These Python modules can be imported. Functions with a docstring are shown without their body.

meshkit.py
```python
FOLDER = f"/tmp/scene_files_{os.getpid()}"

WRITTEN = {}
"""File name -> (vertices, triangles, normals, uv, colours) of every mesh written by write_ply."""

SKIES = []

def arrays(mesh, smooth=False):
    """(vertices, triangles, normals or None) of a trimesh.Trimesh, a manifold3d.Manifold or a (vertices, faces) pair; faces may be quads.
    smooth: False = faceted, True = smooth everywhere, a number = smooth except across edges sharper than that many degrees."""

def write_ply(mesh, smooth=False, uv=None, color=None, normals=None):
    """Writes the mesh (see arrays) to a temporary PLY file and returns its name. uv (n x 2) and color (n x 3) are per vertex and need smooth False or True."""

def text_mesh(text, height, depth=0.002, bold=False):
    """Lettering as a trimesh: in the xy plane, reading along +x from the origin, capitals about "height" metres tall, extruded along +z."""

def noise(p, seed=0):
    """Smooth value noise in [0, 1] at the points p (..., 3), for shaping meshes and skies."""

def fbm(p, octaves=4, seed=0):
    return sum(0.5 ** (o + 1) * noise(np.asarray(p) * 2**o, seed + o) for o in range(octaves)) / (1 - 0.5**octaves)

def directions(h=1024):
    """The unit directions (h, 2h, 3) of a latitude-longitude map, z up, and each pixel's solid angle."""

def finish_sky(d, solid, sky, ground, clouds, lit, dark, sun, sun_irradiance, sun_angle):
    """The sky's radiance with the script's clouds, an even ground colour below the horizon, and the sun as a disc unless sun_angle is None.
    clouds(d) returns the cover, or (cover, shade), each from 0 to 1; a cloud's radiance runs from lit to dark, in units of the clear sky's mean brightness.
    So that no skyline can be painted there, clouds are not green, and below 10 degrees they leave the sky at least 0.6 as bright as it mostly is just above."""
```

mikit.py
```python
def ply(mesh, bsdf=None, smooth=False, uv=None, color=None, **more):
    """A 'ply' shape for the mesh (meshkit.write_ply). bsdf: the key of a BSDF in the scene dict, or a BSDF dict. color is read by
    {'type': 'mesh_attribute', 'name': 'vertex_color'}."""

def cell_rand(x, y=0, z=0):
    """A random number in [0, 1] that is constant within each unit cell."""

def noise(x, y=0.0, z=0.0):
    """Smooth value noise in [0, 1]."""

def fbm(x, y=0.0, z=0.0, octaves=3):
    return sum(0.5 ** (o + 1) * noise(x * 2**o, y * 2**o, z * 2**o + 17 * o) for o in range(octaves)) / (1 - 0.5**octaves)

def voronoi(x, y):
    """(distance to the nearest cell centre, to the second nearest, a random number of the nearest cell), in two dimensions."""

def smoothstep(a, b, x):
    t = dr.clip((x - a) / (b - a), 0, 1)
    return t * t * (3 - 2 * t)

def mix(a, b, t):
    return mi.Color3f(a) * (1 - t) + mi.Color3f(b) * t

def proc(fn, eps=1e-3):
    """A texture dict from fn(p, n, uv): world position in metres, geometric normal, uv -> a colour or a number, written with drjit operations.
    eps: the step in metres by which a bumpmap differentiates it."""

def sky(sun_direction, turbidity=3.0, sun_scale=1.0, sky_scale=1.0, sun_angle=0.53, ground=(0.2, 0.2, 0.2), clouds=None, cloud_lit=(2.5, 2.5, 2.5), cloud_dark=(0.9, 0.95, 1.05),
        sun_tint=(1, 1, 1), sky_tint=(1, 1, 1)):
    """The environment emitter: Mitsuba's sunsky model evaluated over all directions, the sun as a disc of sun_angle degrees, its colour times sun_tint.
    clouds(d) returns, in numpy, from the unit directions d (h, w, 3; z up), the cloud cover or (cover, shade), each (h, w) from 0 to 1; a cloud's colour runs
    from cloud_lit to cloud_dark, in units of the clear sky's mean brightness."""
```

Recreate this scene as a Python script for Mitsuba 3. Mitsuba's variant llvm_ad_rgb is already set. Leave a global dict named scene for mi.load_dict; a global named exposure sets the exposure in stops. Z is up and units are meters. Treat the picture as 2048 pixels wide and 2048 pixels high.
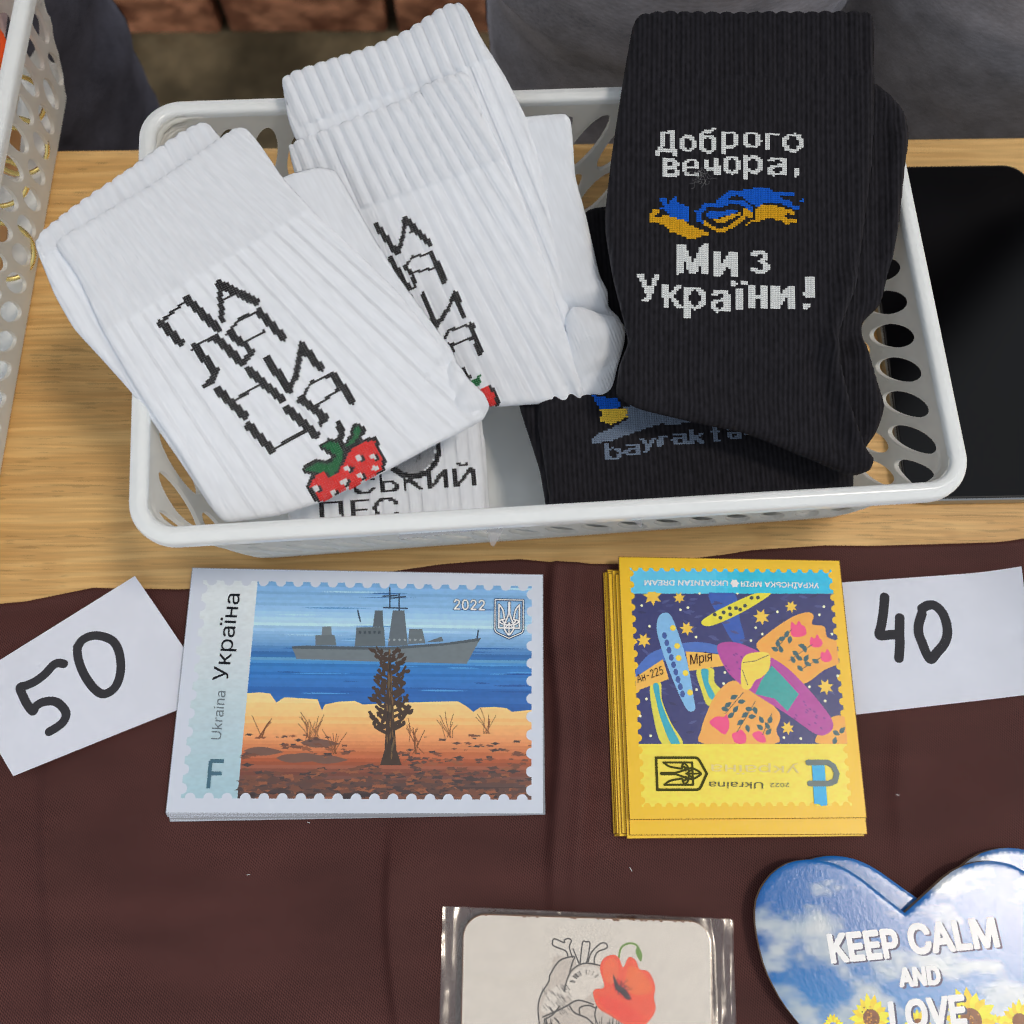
import math, numpy as np, trimesh, shapely, mitsuba as mi, drjit as dr, manifold3d as m3
import mikit, meshkit
from mikit import noise, fbm, smoothstep, mix
from shapely.geometry import Polygon, LineString, Point, MultiPolygon, box
from shapely import affinity
from shapely.ops import unary_union
T = mi.ScalarTransform4f
scene, labels = {}, {}
rng = np.random.default_rng(7)

# ---------------------------------------------------------------- camera, light, exposure
CAM_H, TILT, FOCAL = 0.43, math.radians(16.7), 2050.0          # height over the table top, tilt from straight down, focal length in photo pixels
FWD = np.array([0, math.sin(TILT), -math.cos(TILT)]); UP = np.array([0, math.cos(TILT), math.sin(TILT)])
EYE = np.array([0, 0, CAM_H])
scene['camera'] = {'type': 'thinlens', 'fov': math.degrees(2 * math.atan(1024 / FOCAL)), 'fov_axis': 'x', 'near_clip': 0.01, 'far_clip': 60.0,
                   'aperture_radius': 0.0016, 'focus_distance': 0.40,
                   'to_world': T().look_at(origin=EYE.tolist(), target=(EYE + FWD).tolist(), up=UP.tolist())}
SUN = np.array([0.196, -0.018, 0.42])
scene['sky'] = mikit.sky(SUN, turbidity=3, sun_scale=0.20, sun_tint=(.93, .98, 1.08), sky_scale=1.0, sun_angle=10, clouds=lambda d: 1.0,
                         cloud_lit=(1.62, 1.71, 1.82), sky_tint=(1, 1, 1), ground=(0.2, 0.19, 0.18))
exposure = 2.0

# ---------------------------------------------------------------- helpers
def lin(c):
    c = np.asarray(c, float) / 255
    return np.where(c < 0.04045, c / 12.92, ((c + 0.055) / 1.055) ** 2.4)
def rgb(c, k=1.0): return {'type': 'rgb', 'value': [float(min(0.9, x * k)) for x in lin(c)]}
def ray(x, y): return FWD * FOCAL + np.array([x - 1024.0, 0, 0]) + UP * (1024.0 - y)
def at(pts, z=0.0):
    """photo pixels -> points on the level plane at height z"""
    out = []
    for x, y in np.asarray(pts, float).reshape(-1, 2):
        v = ray(x, y); out.append(EYE + v * ((z - CAM_H) / v[2]))
    return np.array(out)
def zoomed(pts, zone):
    """measured on an enlargement of the photograph (origin x, y, scale) -> photo pixels"""
    ox, oy, s = zone
    return np.asarray(pts, float).reshape(-1, 2) * s + [ox, oy]
S19 = (0, 0, 2048 / 1932)
ZA, ZB, ZD, ZT = (0, 200, .46594), (500, 0, .46594), (1150, 0, .4648), (1240, 240, .22777)
Z4, Z5 = (500, 700, .41408), (1000, 550, .54244)
ZW, ZY, Z50, Z40, ZH, ZC = (330, 1120, .40373), (1210, 1100, .30022), (0, 1130, .22258), (1680, 1080, .2071), (1450, 1600, .30952), (850, 1780, .33644)

def key_for(name, parent=None):
    base = f'{parent}__{name}' if parent else name
    taken = lambda k: k in scene or k in labels or any(q.startswith(k + '__') for q in scene)
    if not taken(base): return base
    i = 1
    while taken(f'{base}_{i:03d}'): i += 1
    return f'{base}_{i:03d}'
def thing(name, label=None, category=None, group=None, kind=None):
    k = key_for(name); labels[k] = {}
    if label: labels[k]['label'] = label
    if category: labels[k]['category'] = category
    if group: labels[k]['group'] = group
    if kind: labels[k]['kind'] = kind
    return k
def add(name, mesh, bsdf, parent=None, smooth=False, uv=None, label=None, kind=None, whole=None, **more):
    k = whole if whole else key_for(name, parent)
    scene[k] = mikit.ply(mesh, bsdf, smooth=smooth, uv=uv, **more)
    if label: labels.setdefault(k, {})['label'] = label
    if kind: labels.setdefault(k, {})['kind'] = kind
    return k
def man(m):
    q = m.to_mesh(); return trimesh.Trimesh(np.array(q.vert_properties[:, :3]), np.array(q.tri_verts), process=False)
def rbox(sx, sy, sz, r, seg=12):
    """a box with rounded edges, centred in x and y, standing on z = 0"""
    s = m3.Manifold.sphere(r, seg)
    return m3.Manifold.batch_hull([s.translate([a * (sx / 2 - r), b * (sy / 2 - r), c]) for a in (-1, 1) for b in (-1, 1) for c in (r, sz - r)])
def polys(g):
    if g.is_empty: return []
    if g.geom_type == 'Polygon': return [g]
    return [x for h in getattr(g, 'geoms', []) for x in polys(h)]
def tri2d(poly):
    v, f = trimesh.creation.triangulate_polygon(poly, engine='earcut'); return np.asarray(v), np.asarray(f)
def catmull(pts, closed=False, n=6):
    p = np.asarray(pts, float); m = len(p); out = []
    for i in range(m if closed else m - 1):
        a, b, c, d = (p[(i + k) % m] if closed else p[min(max(i + k, 0), m - 1)] for k in (-1, 0, 1, 2))
        for t in np.linspace(0, 1, n, endpoint=False):
            out.append(.5 * ((2 * b) + (-a + c) * t + (2 * a - 5 * b + 4 * c - d) * t * t + (-a + 3 * b - 3 * c + d) * t ** 3))
    if not closed: out.append(p[-1])
    return np.array(out)
def chaikin(pts, n=2):
    p = np.asarray(pts, float)
    for i in range(n):
        q = np.roll(p, -1, 0); a = .86 if i == 0 else .75; p = np.stack([a * p + (1 - a) * q, (1 - a) * p + a * q], 1).reshape(-1, 2)
    return p

GLYPHS = {}
def glyphs(text, bold=False):
    if (text, bold) not in GLYPHS:
        m = meshkit.text_mesh(text, 1.0, depth=0.1, bold=bold)
        f = m.faces[m.face_normals[:, 2] > 0.9]
        GLYPHS[text, bold] = unary_union([Polygon(m.vertices[t][:, :2]).buffer(1e-4) for t in f])
    return GLYPHS[text, bold]
def write(text, a, b, up, bold=False):
    """lettering as polygons on a plane: from a to b along the baseline, capitals as tall as the vector up"""
    g = glyphs(text, bold); x0, _, x1, _ = g.bounds
    ex = (np.asarray(b) - a) / (x1 - x0)
    return affinity.affine_transform(g, [ex[0], up[0], ex[1], up[1], a[0] - ex[0] * x0, a[1] - ex[1] * x0])

class Print:
    """flat print in several inks: thin layers of ink polygons on a sheet. Colour is packed in uv and read by the ink material."""
    def __init__(self, z, dz=3e-5, zf=None, maxedge=None): self.z, self.dz, self.zf, self.me, self.parts, self.done = z, dz, zf, maxedge, [], None
    def layer(self): self.z += self.dz; self.done = None; return self
    def put(self, g, color, clip=None):
        g = unary_union(g) if isinstance(g, (list, tuple)) else g
        if not g.is_valid: g = g.buffer(0)
        if clip is not None: g = g.intersection(clip)
        if self.done is not None: g, self.done = g.difference(self.done), unary_union([self.done, g])
        else: self.done = g
        for p in polys(g):
            if p.area < 1e-9: continue
            v, f = tri2d(p)
            if not len(f): continue
            v3 = np.c_[v, np.zeros(len(v))]
            if self.me: v3, f = trimesh.remesh.subdivide_to_size(v3, f, self.me, max_iter=20)
            v3[:, 2] = self.z + (self.zf(v3[:, 0], v3[:, 1]) if self.zf else 0)
            a, b, c = v3[f[:, 0]], v3[f[:, 1]], v3[f[:, 2]]
            flip = np.cross(b - a, c - a)[:, 2] < 0; f = np.array(f); f[flip] = f[flip][:, ::-1]
            self.parts.append((v3, f, color))
        return self
    def mesh(self):
        V, F, U, n = [], [], [], 0
        for v, f, c in self.parts:
            V.append(v); F.append(f + n); n += len(v)
            U.append(np.tile([round(c[0]) * 256 + round(c[1]), c[2] / 255], (len(v), 1)))
        return (np.vstack(V), np.vstack(F)), np.vstack(U)
    def build(self, name, parent, bsdf='ink'):
        if self.parts:
            m, uv = self.mesh(); return add(name, m, bsdf, parent, uv=uv)
def stroke(pts, w, cap=1): return LineString(pts).buffer(w / 2, cap_style=cap)
def spline(pts, w, cap=1): return stroke(catmull(pts), w, cap)
def on(pts, zone, z): return at(zoomed(pts, zone), z)[:, :2]
def poly_on(pts, zone, z): return Polygon(on(pts, zone, z)).buffer(0)
def blob_on(pts, zone, z): return Polygon(catmull(on(pts, zone, z), True, 4)).buffer(0)
def star(c, r, n, inner=.5, a0=0.0):
    a = a0 + np.arange(2 * n) * math.pi / n; rr = np.where(np.arange(2 * n) % 2, r * inner, r)
    return Polygon(np.c_[c[0] + rr * np.cos(a), c[1] + rr * np.sin(a)])
def leaf(a, b, w):
    a, b = np.asarray(a, float), np.asarray(b, float); n = np.array([-(b - a)[1], (b - a)[0]]); n /= np.linalg.norm(n)
    t = np.linspace(0, 1, 9)[:, None]; s = np.sin(np.pi * t ** .8) * w / 2; m = a + (b - a) * t
    return Polygon(np.vstack([m + n * s, (m - n * s)[::-1]])).buffer(0)

# ---------------------------------------------------------------- materials
P = mikit.proc
def two(b): return {'type': 'twosided', 'bsdf': b}
def prin(c, rough=.6, k=1.0, **m): return {'type': 'principled', 'base_color': c if isinstance(c, dict) else rgb(c, k), 'roughness': rough, **m}
def bump(tex, scale, b): return {'type': 'bumpmap', 'arbitrary': tex, 'scale': scale, 'bsdf': b}

def ink_col(p, n, uv):
    r = dr.floor(uv.x / 256 + 1e-4); g = uv.x - 256 * r
    c = dr.power(dr.clip(mi.Color3f(r / 255, g / 255, uv.y), 0, 1), 2.2)
    k = 1.30 * (.93 + .14 * fbm(p.x * 500, p.y * 900, 0, 3))
    return dr.clip(c * k, 0, .88)
def lam(p, n, uv): return fbm(p.x * 750, p.y * 600, 0, 2)
scene['ink'] = two(bump(P(lam, 2e-4), 2.6e-5, prin(P(ink_col), .36, specular=.55)))
scene['ink_matte'] = two(prin(P(ink_col), .8, specular=.2))
def paper_col(p, n, uv): return mi.Color3f(.70, .735, .83) * (.95 + .1 * fbm(p.x * 60, p.y * 60, p.z * 60, 3))
scene['paper'] = two(prin(P(paper_col), .75, specular=.25))
scene['card_white'] = two(bump(P(lam, 2e-4), 1.2e-5, prin((206, 214, 228), .42, specular=.5)))
scene['card_yellow'] = two(bump(P(lam, 2e-4), 2.6e-5, prin((240, 194, 20), .36, specular=.55)))
scene['card_edge_yellow'] = two(prin((190, 140, 40), .7))
scene['marker'] = two(prin((48, 48, 52), .5))

def wood_col(p, n, uv):
    w = fbm(p.x * 7, p.y * 26, p.z * 30, 3) * 2 - 1
    g = fbm(p.x * 14 + w, p.y * 520 + 5 * w, p.z * 300 + 3, 3)
    f = fbm(p.x * 60, p.y * 1700, p.z * 900 + 9, 2)
    band = fbm(p.x * 5 + 8, p.y * 95 + 6 * w, p.z * 60, 3)
    pore = smoothstep(.70, .86, noise(p.x * 110, p.y * 1500, p.z * 500)) * smoothstep(.40, .62, band)
    c = mix((.62, .365, .130), (.73, .465, .185), smoothstep(.3, .7, g))
    c = mix(c, (.50, .270, .090), .40 * smoothstep(.50, .70, band)) * (1 - .22 * pore)
    return dr.clip(c * (.86 + .28 * f), 0, .9)
scene['wood'] = two(prin(P(wood_col), .42, specular=.45))

def cloth_col(p, n, uv):
    t = dr.sin((p.x * .86 + p.y * 1.0) * 2 * math.pi / .00115) * .5 + .5
    s = dr.sin((p.x * 1.0 - p.y * .18) * 2 * math.pi / .0009) * .5 + .5
    c = mix((.030, .0092, .0084), (.128, .047, .042), .52 * t + .40 * s)
    return c * (.8 + .4 * fbm(p.x * 30, p.y * 90, 0, 3))
def cloth_h(p, n, uv): return .6 * (dr.sin((p.x * .86 + p.y * 1.0) * 2 * math.pi / .00115) * .5 + .5) + .4 * (dr.sin((p.x - p.y * .18) * 2 * math.pi / .0009) * .5 + .5)
scene['cloth'] = two(bump(P(cloth_h, 1e-4), 1.4e-4, prin(P(cloth_col), .6, sheen=.12, specular=.16)))

def knit_h(p, n, uv):
    a = uv.x / .0013; w = dr.abs(a - dr.floor(a) - .5) * 2
    r = dr.sin((uv.y / .0010 + .5 * w) * 2 * math.pi) * .5 + .5
    return (1 - w * w) * (.55 + .45 * r) + .35 * fbm(uv.x * 900, uv.y * 500, 0, 2)
def rib_h(p, n, uv):
    a = uv.x / .0052; d = (a - dr.floor(a) - .5) * .0052
    g = dr.exp(-dr.square(d / .00042)) * (.4 + 1.1 * noise(dr.floor(a) * 3.7, uv.y * 20, 0))
    return .5 * knit_h(p, n, uv) - .85 * g
WHITE = {'type': 'rgb', 'value': [.79, .81, .865]}
def white_col(p, n, uv): return mi.Color3f(.83, .865, .915) * (.93 + .10 * fbm(uv.x * 1100, uv.y * 170, 0, 2))
scene['white_knit'] = two(bump(P(knit_h, 1.2e-4), 4.2e-4, prin(P(white_col), .95, sheen=.3, specular=.1)))
scene['white_rib'] = two(bump(P(rib_h, 1.2e-4), 4.2e-4, prin(P(white_col), .95, sheen=.3, specular=.1)))
def black_col(p, n, uv):
    a = uv.x / .0019; w = dr.abs(a - dr.floor(a) - .5) * 2
    return mi.Color3f(.0125, .0120, .0150) * (.42 + .85 * w + .8 * fbm(uv.x * 900, uv.y * 500, 0, 2))
def black_h(p, n, uv):
    a = uv.x / .0019; w = dr.abs(a - dr.floor(a) - .5) * 2
    return .55 * w + .6 * knit_h(p, n, uv)
scene['black_knit'] = two(bump(P(black_h, 1.2e-4), 3e-4, prin(P(black_col), .95, sheen=1.0, sheen_tint=.2, specular=.12)))
def yarn(name, c): scene[name] = two(prin(c, .9, sheen=.3, specular=.1))
yarn('lint_fibre', (120, 120, 122)); yarn('yarn_black', (26, 25, 27)); yarn('yarn_white', (218, 222, 222)); yarn('yarn_red', (222, 48, 44)); yarn('yarn_green', (18, 104, 58))
yarn('yarn_blue', (24, 92, 200)); yarn('yarn_gold', (212, 160, 34)); yarn('yarn_steel', (112, 126, 146)); yarn('yarn_grey', (150, 152, 156)); yarn('yarn_yellow', (232, 196, 72))

def plastic_col(p, n, uv): return mi.Color3f(.79, .82, .82) * (.97 + .06 * fbm(p.x * 40, p.y * 40, p.z * 40, 2))
scene['plastic'] = two(prin(P(plastic_col), .2, specular=.5))
scene['plastic_clear'] = {'type': 'blendbsdf', 'weight': .35, 'a': {'type': 'thindielectric', 'int_ior': 1.5}, 'b': two({'type': 'diffuse', 'reflectance': rgb((215, 215, 225))})}
scene['film'] = {'type': 'blendbsdf', 'weight': .05, 'a': {'type': 'thindielectric', 'int_ior': 1.3}, 'b': two({'type': 'roughconductor', 'material': 'Ag', 'alpha': .07})}
scene['plastic_wall'] = {'type': 'principledthin', 'base_color': rgb((240, 240, 236)), 'roughness': .3, 'diff_trans': .9, 'spec_trans': 0.0, 'eta': 1.45}

# ---------------------------------------------------------------- the setting: ground and brick edging, table, cloth
GROUND_Z = -0.74
def ground_col(p, n, uv):
    g = fbm(p.x * 9, p.y * 9, 0, 4); h = fbm(p.x * 60, p.y * 60, 0, 3)
    return mix((.055, .044, .026), (.15, .12, .072), smoothstep(.3, .7, g)) * (.75 + .5 * h)
scene['ground_mat'] = two(bump(P(lambda p, n, uv: fbm(p.x * 50, p.y * 50, 0, 3)), .01, prin(P(ground_col), .95, specular=.2)))
gx, gy = np.meshgrid(np.linspace(-4, 4, 60), np.linspace(-4, 5, 60)); gp = np.stack([gx, gy, gx * 0], -1).reshape(-1, 3)
gp[:, 2] = GROUND_Z + .008 * (meshkit.fbm(gp * 5, 3) - .5)
gi = np.arange(59 * 60).reshape(59, 60)[:, :59].ravel(); gf = np.vstack([np.c_[gi, gi + 1, gi + 61], np.c_[gi, gi + 61, gi + 60]])
scene['ground'] = mikit.ply((gp, gf), 'ground_mat', smooth=True); labels['ground'] = {'kind': 'structure', 'label': 'olive brown trodden ground behind the table'}

def brick_col(p, n, uv):
    g = fbm(p.x * 30, p.y * 30, p.z * 30, 3)
    return mix((.20, .075, .040), (.64, .29, .16), smoothstep(.25, .75, g)) * (.8 + .4 * cell_tone(p))
def cell_tone(p): return mikit.cell_rand(p.x / .232, p.z / .078, 3)
scene['brick'] = two(bump(P(lambda p, n, uv: fbm(p.x * 70, p.y * 70, p.z * 70, 3)), .006, prin(P(brick_col), .9, specular=.2)))
scene['mortar'] = two(prin((70, 58, 46), .95))
wall = thing('brick_wall', 'low reddish brown brick wall standing on the ground behind the table', 'wall')
WY = 1.042
m = trimesh.creation.box([3.2, .09, .32]); m.apply_translation([0, WY + .075, GROUND_Z + .15]); add('mortar', m, 'mortar', wall)
r2 = np.random.default_rng(3)
for row in range(4):
    for i in range(-6, 7):
        b = rbox(.222 - .008 * r2.random(), .098, .068, .005, 8)
        b = b.translate([i * .232 + (.116 if row % 2 else 0) - .05, WY + .05 + .006 * r2.random(), GROUND_Z - .004 + row * .078])
        t = man(b)
        if row == 0 and i % 2 == 0: t.vertices[:, 2] -= .004 * r2.random()
        add('brick', t, 'brick', wall)

EA = math.atan2(.3216 - .3142, .240 + .2263)                       # the table's far edge lies almost square to the view
tb = thing('table', 'light oak table whose bare far half carries the baskets', 'table')
RZ = T().rotate([0, 0, 1], math.degrees(EA))
def table_pt(m): m.apply_transform(np.array(trimesh.transformations.rotation_matrix(EA, [0, 0, 1]))); return m
t = man(rbox(1.7, .84, .028, .002, 8)); t.apply_translation([0, .3179 - .42, -.028]); add('table_top', table_pt(t), 'wood', tb)
for sx in (-.78, .78):
    for sy in (-.44, .24):
        t = man(rbox(.05, .05, .712, .004, 8)); t.apply_translation([sx, sy, GROUND_Z]); add('leg', table_pt(t), 'wood', tb)

edge19 = [(-220, 1150), (-60, 1142), (0, 1138), (46, 1134), (110, 1121), (174, 1108), (210, 1109), (336, 1111), (520, 1105), (660, 1090), (761, 1074), (830, 1064), (901, 1058), (980, 1054), (1034, 1059), (1100, 1063), (1163, 1063), (1260, 1058), (1363, 1046), (1419, 1037), (1557, 1028),
          (1640, 1029), (1751, 1026), (1819, 1024), (1880, 1022), (1909, 1019), (1932, 1015), (2050, 1008), (2300, 1000)]
ce = at(zoomed(edge19, S19), .001)
xs = np.linspace(-.36, .38, 720); ye = np.interp(xs, ce[:, 0], ce[:, 1])
vs = np.r_[0, .0008, .002, .0035, .005, np.linspace(.008, .36, 130)]
CX, CV = np.meshgrid(xs, vs); CY = np.interp(CX, xs, ye) - CV
creases = [([(742, 1600), (745, 1700), (748, 1932)], .0040, .0026, .012), ([(1052, 1040), (1058, 1300), (1052, 1640)], .0050, .0026, .013), ([(1092, 1060), (1100, 1300), (1095, 1660)], .0026, .0034, .006),
           ([(98, 1450), (100, 1932)], .0026, .004, .010), ([(1700, 1380), (1705, 1600)], .0016, .004, .008), ([(520, 1560), (300, 1760)], .0006, .01, .01), ([(0, 1190), (330, 1150)], .0010, .006, .006)]
def cloth_z(x, y):
    x, y = np.broadcast_arrays(np.asarray(x, float), np.asarray(y, float))
    z = .0012 + .0009 * (meshkit.fbm(np.stack([x * 16, y * 9, x * 0], -1), 3, 5) - .5)
    for pl, A, wl, wr in creases:
        q = at(zoomed(pl, S19), .001); a, b = q[0, :2], q[-1, :2]
        tdir = (b - a) / np.linalg.norm(b - a); nn = np.array([-tdir[1], tdir[0]])
        s = (x - a[0]) * tdir[0] + (y - a[1]) * tdir[1]; dd = (x - a[0]) * nn[0] + (y - a[1]) * nn[1]
        L = np.linalg.norm(b - a)
        fade = np.clip((s + .012) / .02, 0, 1) * np.clip((L + .02 - s) / .03, 0, 1)
        dd = dd + .0015 * np.sin(s * 60)
        z = z + A * fade * np.where(dd < 0, np.exp(-(dd / wl) ** 2), np.exp(-(dd / wr) ** 2))
    return z
CZ = cloth_z(CX, CY) + .0008 * np.exp(-((CV - .002) / .0016) ** 2)
CZ[0] = .0002
nv, nx = CX.shape
ci = (np.arange(nv - 1)[:, None] * nx + np.arange(nx - 1)[None]).ravel(); cf = np.vstack([np.c_[ci, ci + nx, ci + nx + 1], np.c_[ci, ci + nx + 1, ci + 1]])
k = thing('tablecloth', 'dark brown woven tablecloth with fold creases over the near half of the table', 'tablecloth')
add('', (np.stack([CX, CY, CZ], -1).reshape(-1, 3), cf), 'cloth', smooth=True, uv=np.c_[CX.ravel(), CY.ravel()], whole=k)

# ---------------------------------------------------------------- perforated plastic baskets
BW, BD, BZ, BR = .3048, .182, .080, .0165                          # outer size and height of the rim, corner radius
def round_rect(w, d, r, n=10, nl=40, nw=24):
    """points and outward normals round a rectangle with rounded corners, from the middle of the left side, clockwise seen from above"""
    pts, nrm = [], []
    def seg(a, b, nn, k):
        for t in np.linspace(0, 1, k, endpoint=False): pts.append(np.array(a) + (np.array(b) - a) * t); nrm.append(nn)
    def arc(c, a0):
        for a in np.linspace(a0, a0 - math.pi / 2, n, endpoint=False): pts.append(np.array(c) + r * np.array([math.cos(a), math.sin(a)])); nrm.append((math.cos(a), math.sin(a)))
    W, D = w / 2, d / 2
    seg((-W, 0), (-W, D - r), (-1, 0), nw // 2); arc((-W + r, D - r), math.pi); seg((-W + r, D), (W - r, D), (0, 1), nl); arc((W - r, D - r), math.pi / 2)
    seg((W, D - r), (W, -D + r), (1, 0), nw); arc((W - r, -D + r), 0); seg((W - r, -D), (-W + r, -D), (0, -1), nl); arc((-W + r, -D + r), -math.pi / 2); seg((-W, -D + r), (-W, 0), (-1, 0), nw // 2)
    return np.array(pts), np.array(nrm)
def make_basket(label, to_world, tx, ty, taper=0.0):
    k = thing('basket', label, 'basket')
    rim, rn = round_rect(BW - .0094, BD - .0094, BR - .004)         # top of the wall
    base, bn = round_rect(BW - .036 - taper, BD - .030 - taper, .012)
    loop = np.vstack([rim, rim[:1]]); L = np.r_[0, np.cumsum(np.linalg.norm(np.diff(loop, axis=0), axis=1))]; total = L[-1]
    Hh = .076
    holes = []
    for row, (t, a) in enumerate(((.0530, .0156), (.0230, .0128))):
        n = round(total / .0156); step = total / n
        for i in range(n):
            s = (i + .5 + .5 * (row % 2)) * step
            c = np.interp(s % total, L, np.r_[np.arange(len(rim)), len(rim)])
            if .012 < s < total - .012: holes.append(affinity.affine_transform(Point(0, 0).buffer(1, 10), [.0055, .47 * a, 0, a, s, t]))
    sheet = box(0, 0, total, Hh).difference(unary_union(holes))
    cs = m3.CrossSection([np.array(r.coords)[:-1] for p in polys(sheet) for r in (p.exterior, *p.interiors)], m3.FillRule.EvenOdd)
    body = m3.Manifold.extrude(cs, .0018).refine_to_length(.006)
    wrap = lambda a: np.vstack([a, a[:1]])
    def bend(v):
        v = np.asarray(v); s, t, w = v[:, 0], v[:, 1] / Hh, v[:, 2]
        g = lambda a, j: np.interp(s, L, wrap(a)[:, j])
        tt = t ** .9
        x = g(base, 0) * (1 - tt) + g(rim, 0) * tt; y = g(base, 1) * (1 - tt) + g(rim, 1) * tt
        nx_, ny_ = g(rn, 0), g(rn, 1)
        z = .0015 + t * (BZ - .002 + tx * x + ty * y)
        return np.stack([x + nx_ * (w - .0018), y + ny_ * (w - .0018), z], 1)
    add('wall', man(body.warp_batch(bend)), 'plastic_wall', k, smooth=40, to_world=to_world)
    prof = np.array([(-.0088, -.003), (-.0088, -.0004), (-.0082, .0010), (-.0070, .0017), (-.0052, .0019), (-.0040, .0018), (-.0030, .0010), (-.0018, .0009), (-.0006, .0002), (-.0001, -.0012), (0, -.003), (-.0002, -.0060), (-.0012, -.0060), (-.0014, -.002), (-.0050, .0), (-.0070, -.0005), (-.0072, -.003)])
    prof = prof * [.76, .8]
    pr, pn = round_rect(BW, BD, BR); n, q = len(pr), len(prof)
    x = pr[:, None, 0] + pn[:, None, 0] * prof[None, :, 0]; y = pr[:, None, 1] + pn[:, None, 1] * prof[None, :, 0]
    z = BZ + prof[None, :, 1] + tx * x + ty * y
    i, j = np.meshgrid(np.arange(n), np.arange(q), indexing='ij'); i2, j2 = (i + 1) % n, (j + 1) % q
    f = np.stack([i * q + j, i * q + j2, i2 * q + j2, i2 * q + j], -1).reshape(-1, 4)
    add('rim', (np.stack([x, y, z], -1).reshape(-1, 3), f), 'plastic', k, smooth=50, to_world=to_world)
    bp = m3.Manifold.extrude(m3.CrossSection([round_rect(BW - .0365 - taper, BD - .0305 - taper, .0117)[0][::-1]]), .0016)
    add('bottom', man(bp), 'plastic', k, to_world=to_world.translate([0, 0, .0012]))
    return k
BASKET = T().translate([.0112, .1927, 0]).rotate([0, 0, 1], math.degrees(.0749))
make_basket('white perforated plastic basket full of socks, in the middle of the picture', BASKET, -.0439, .015)

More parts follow.
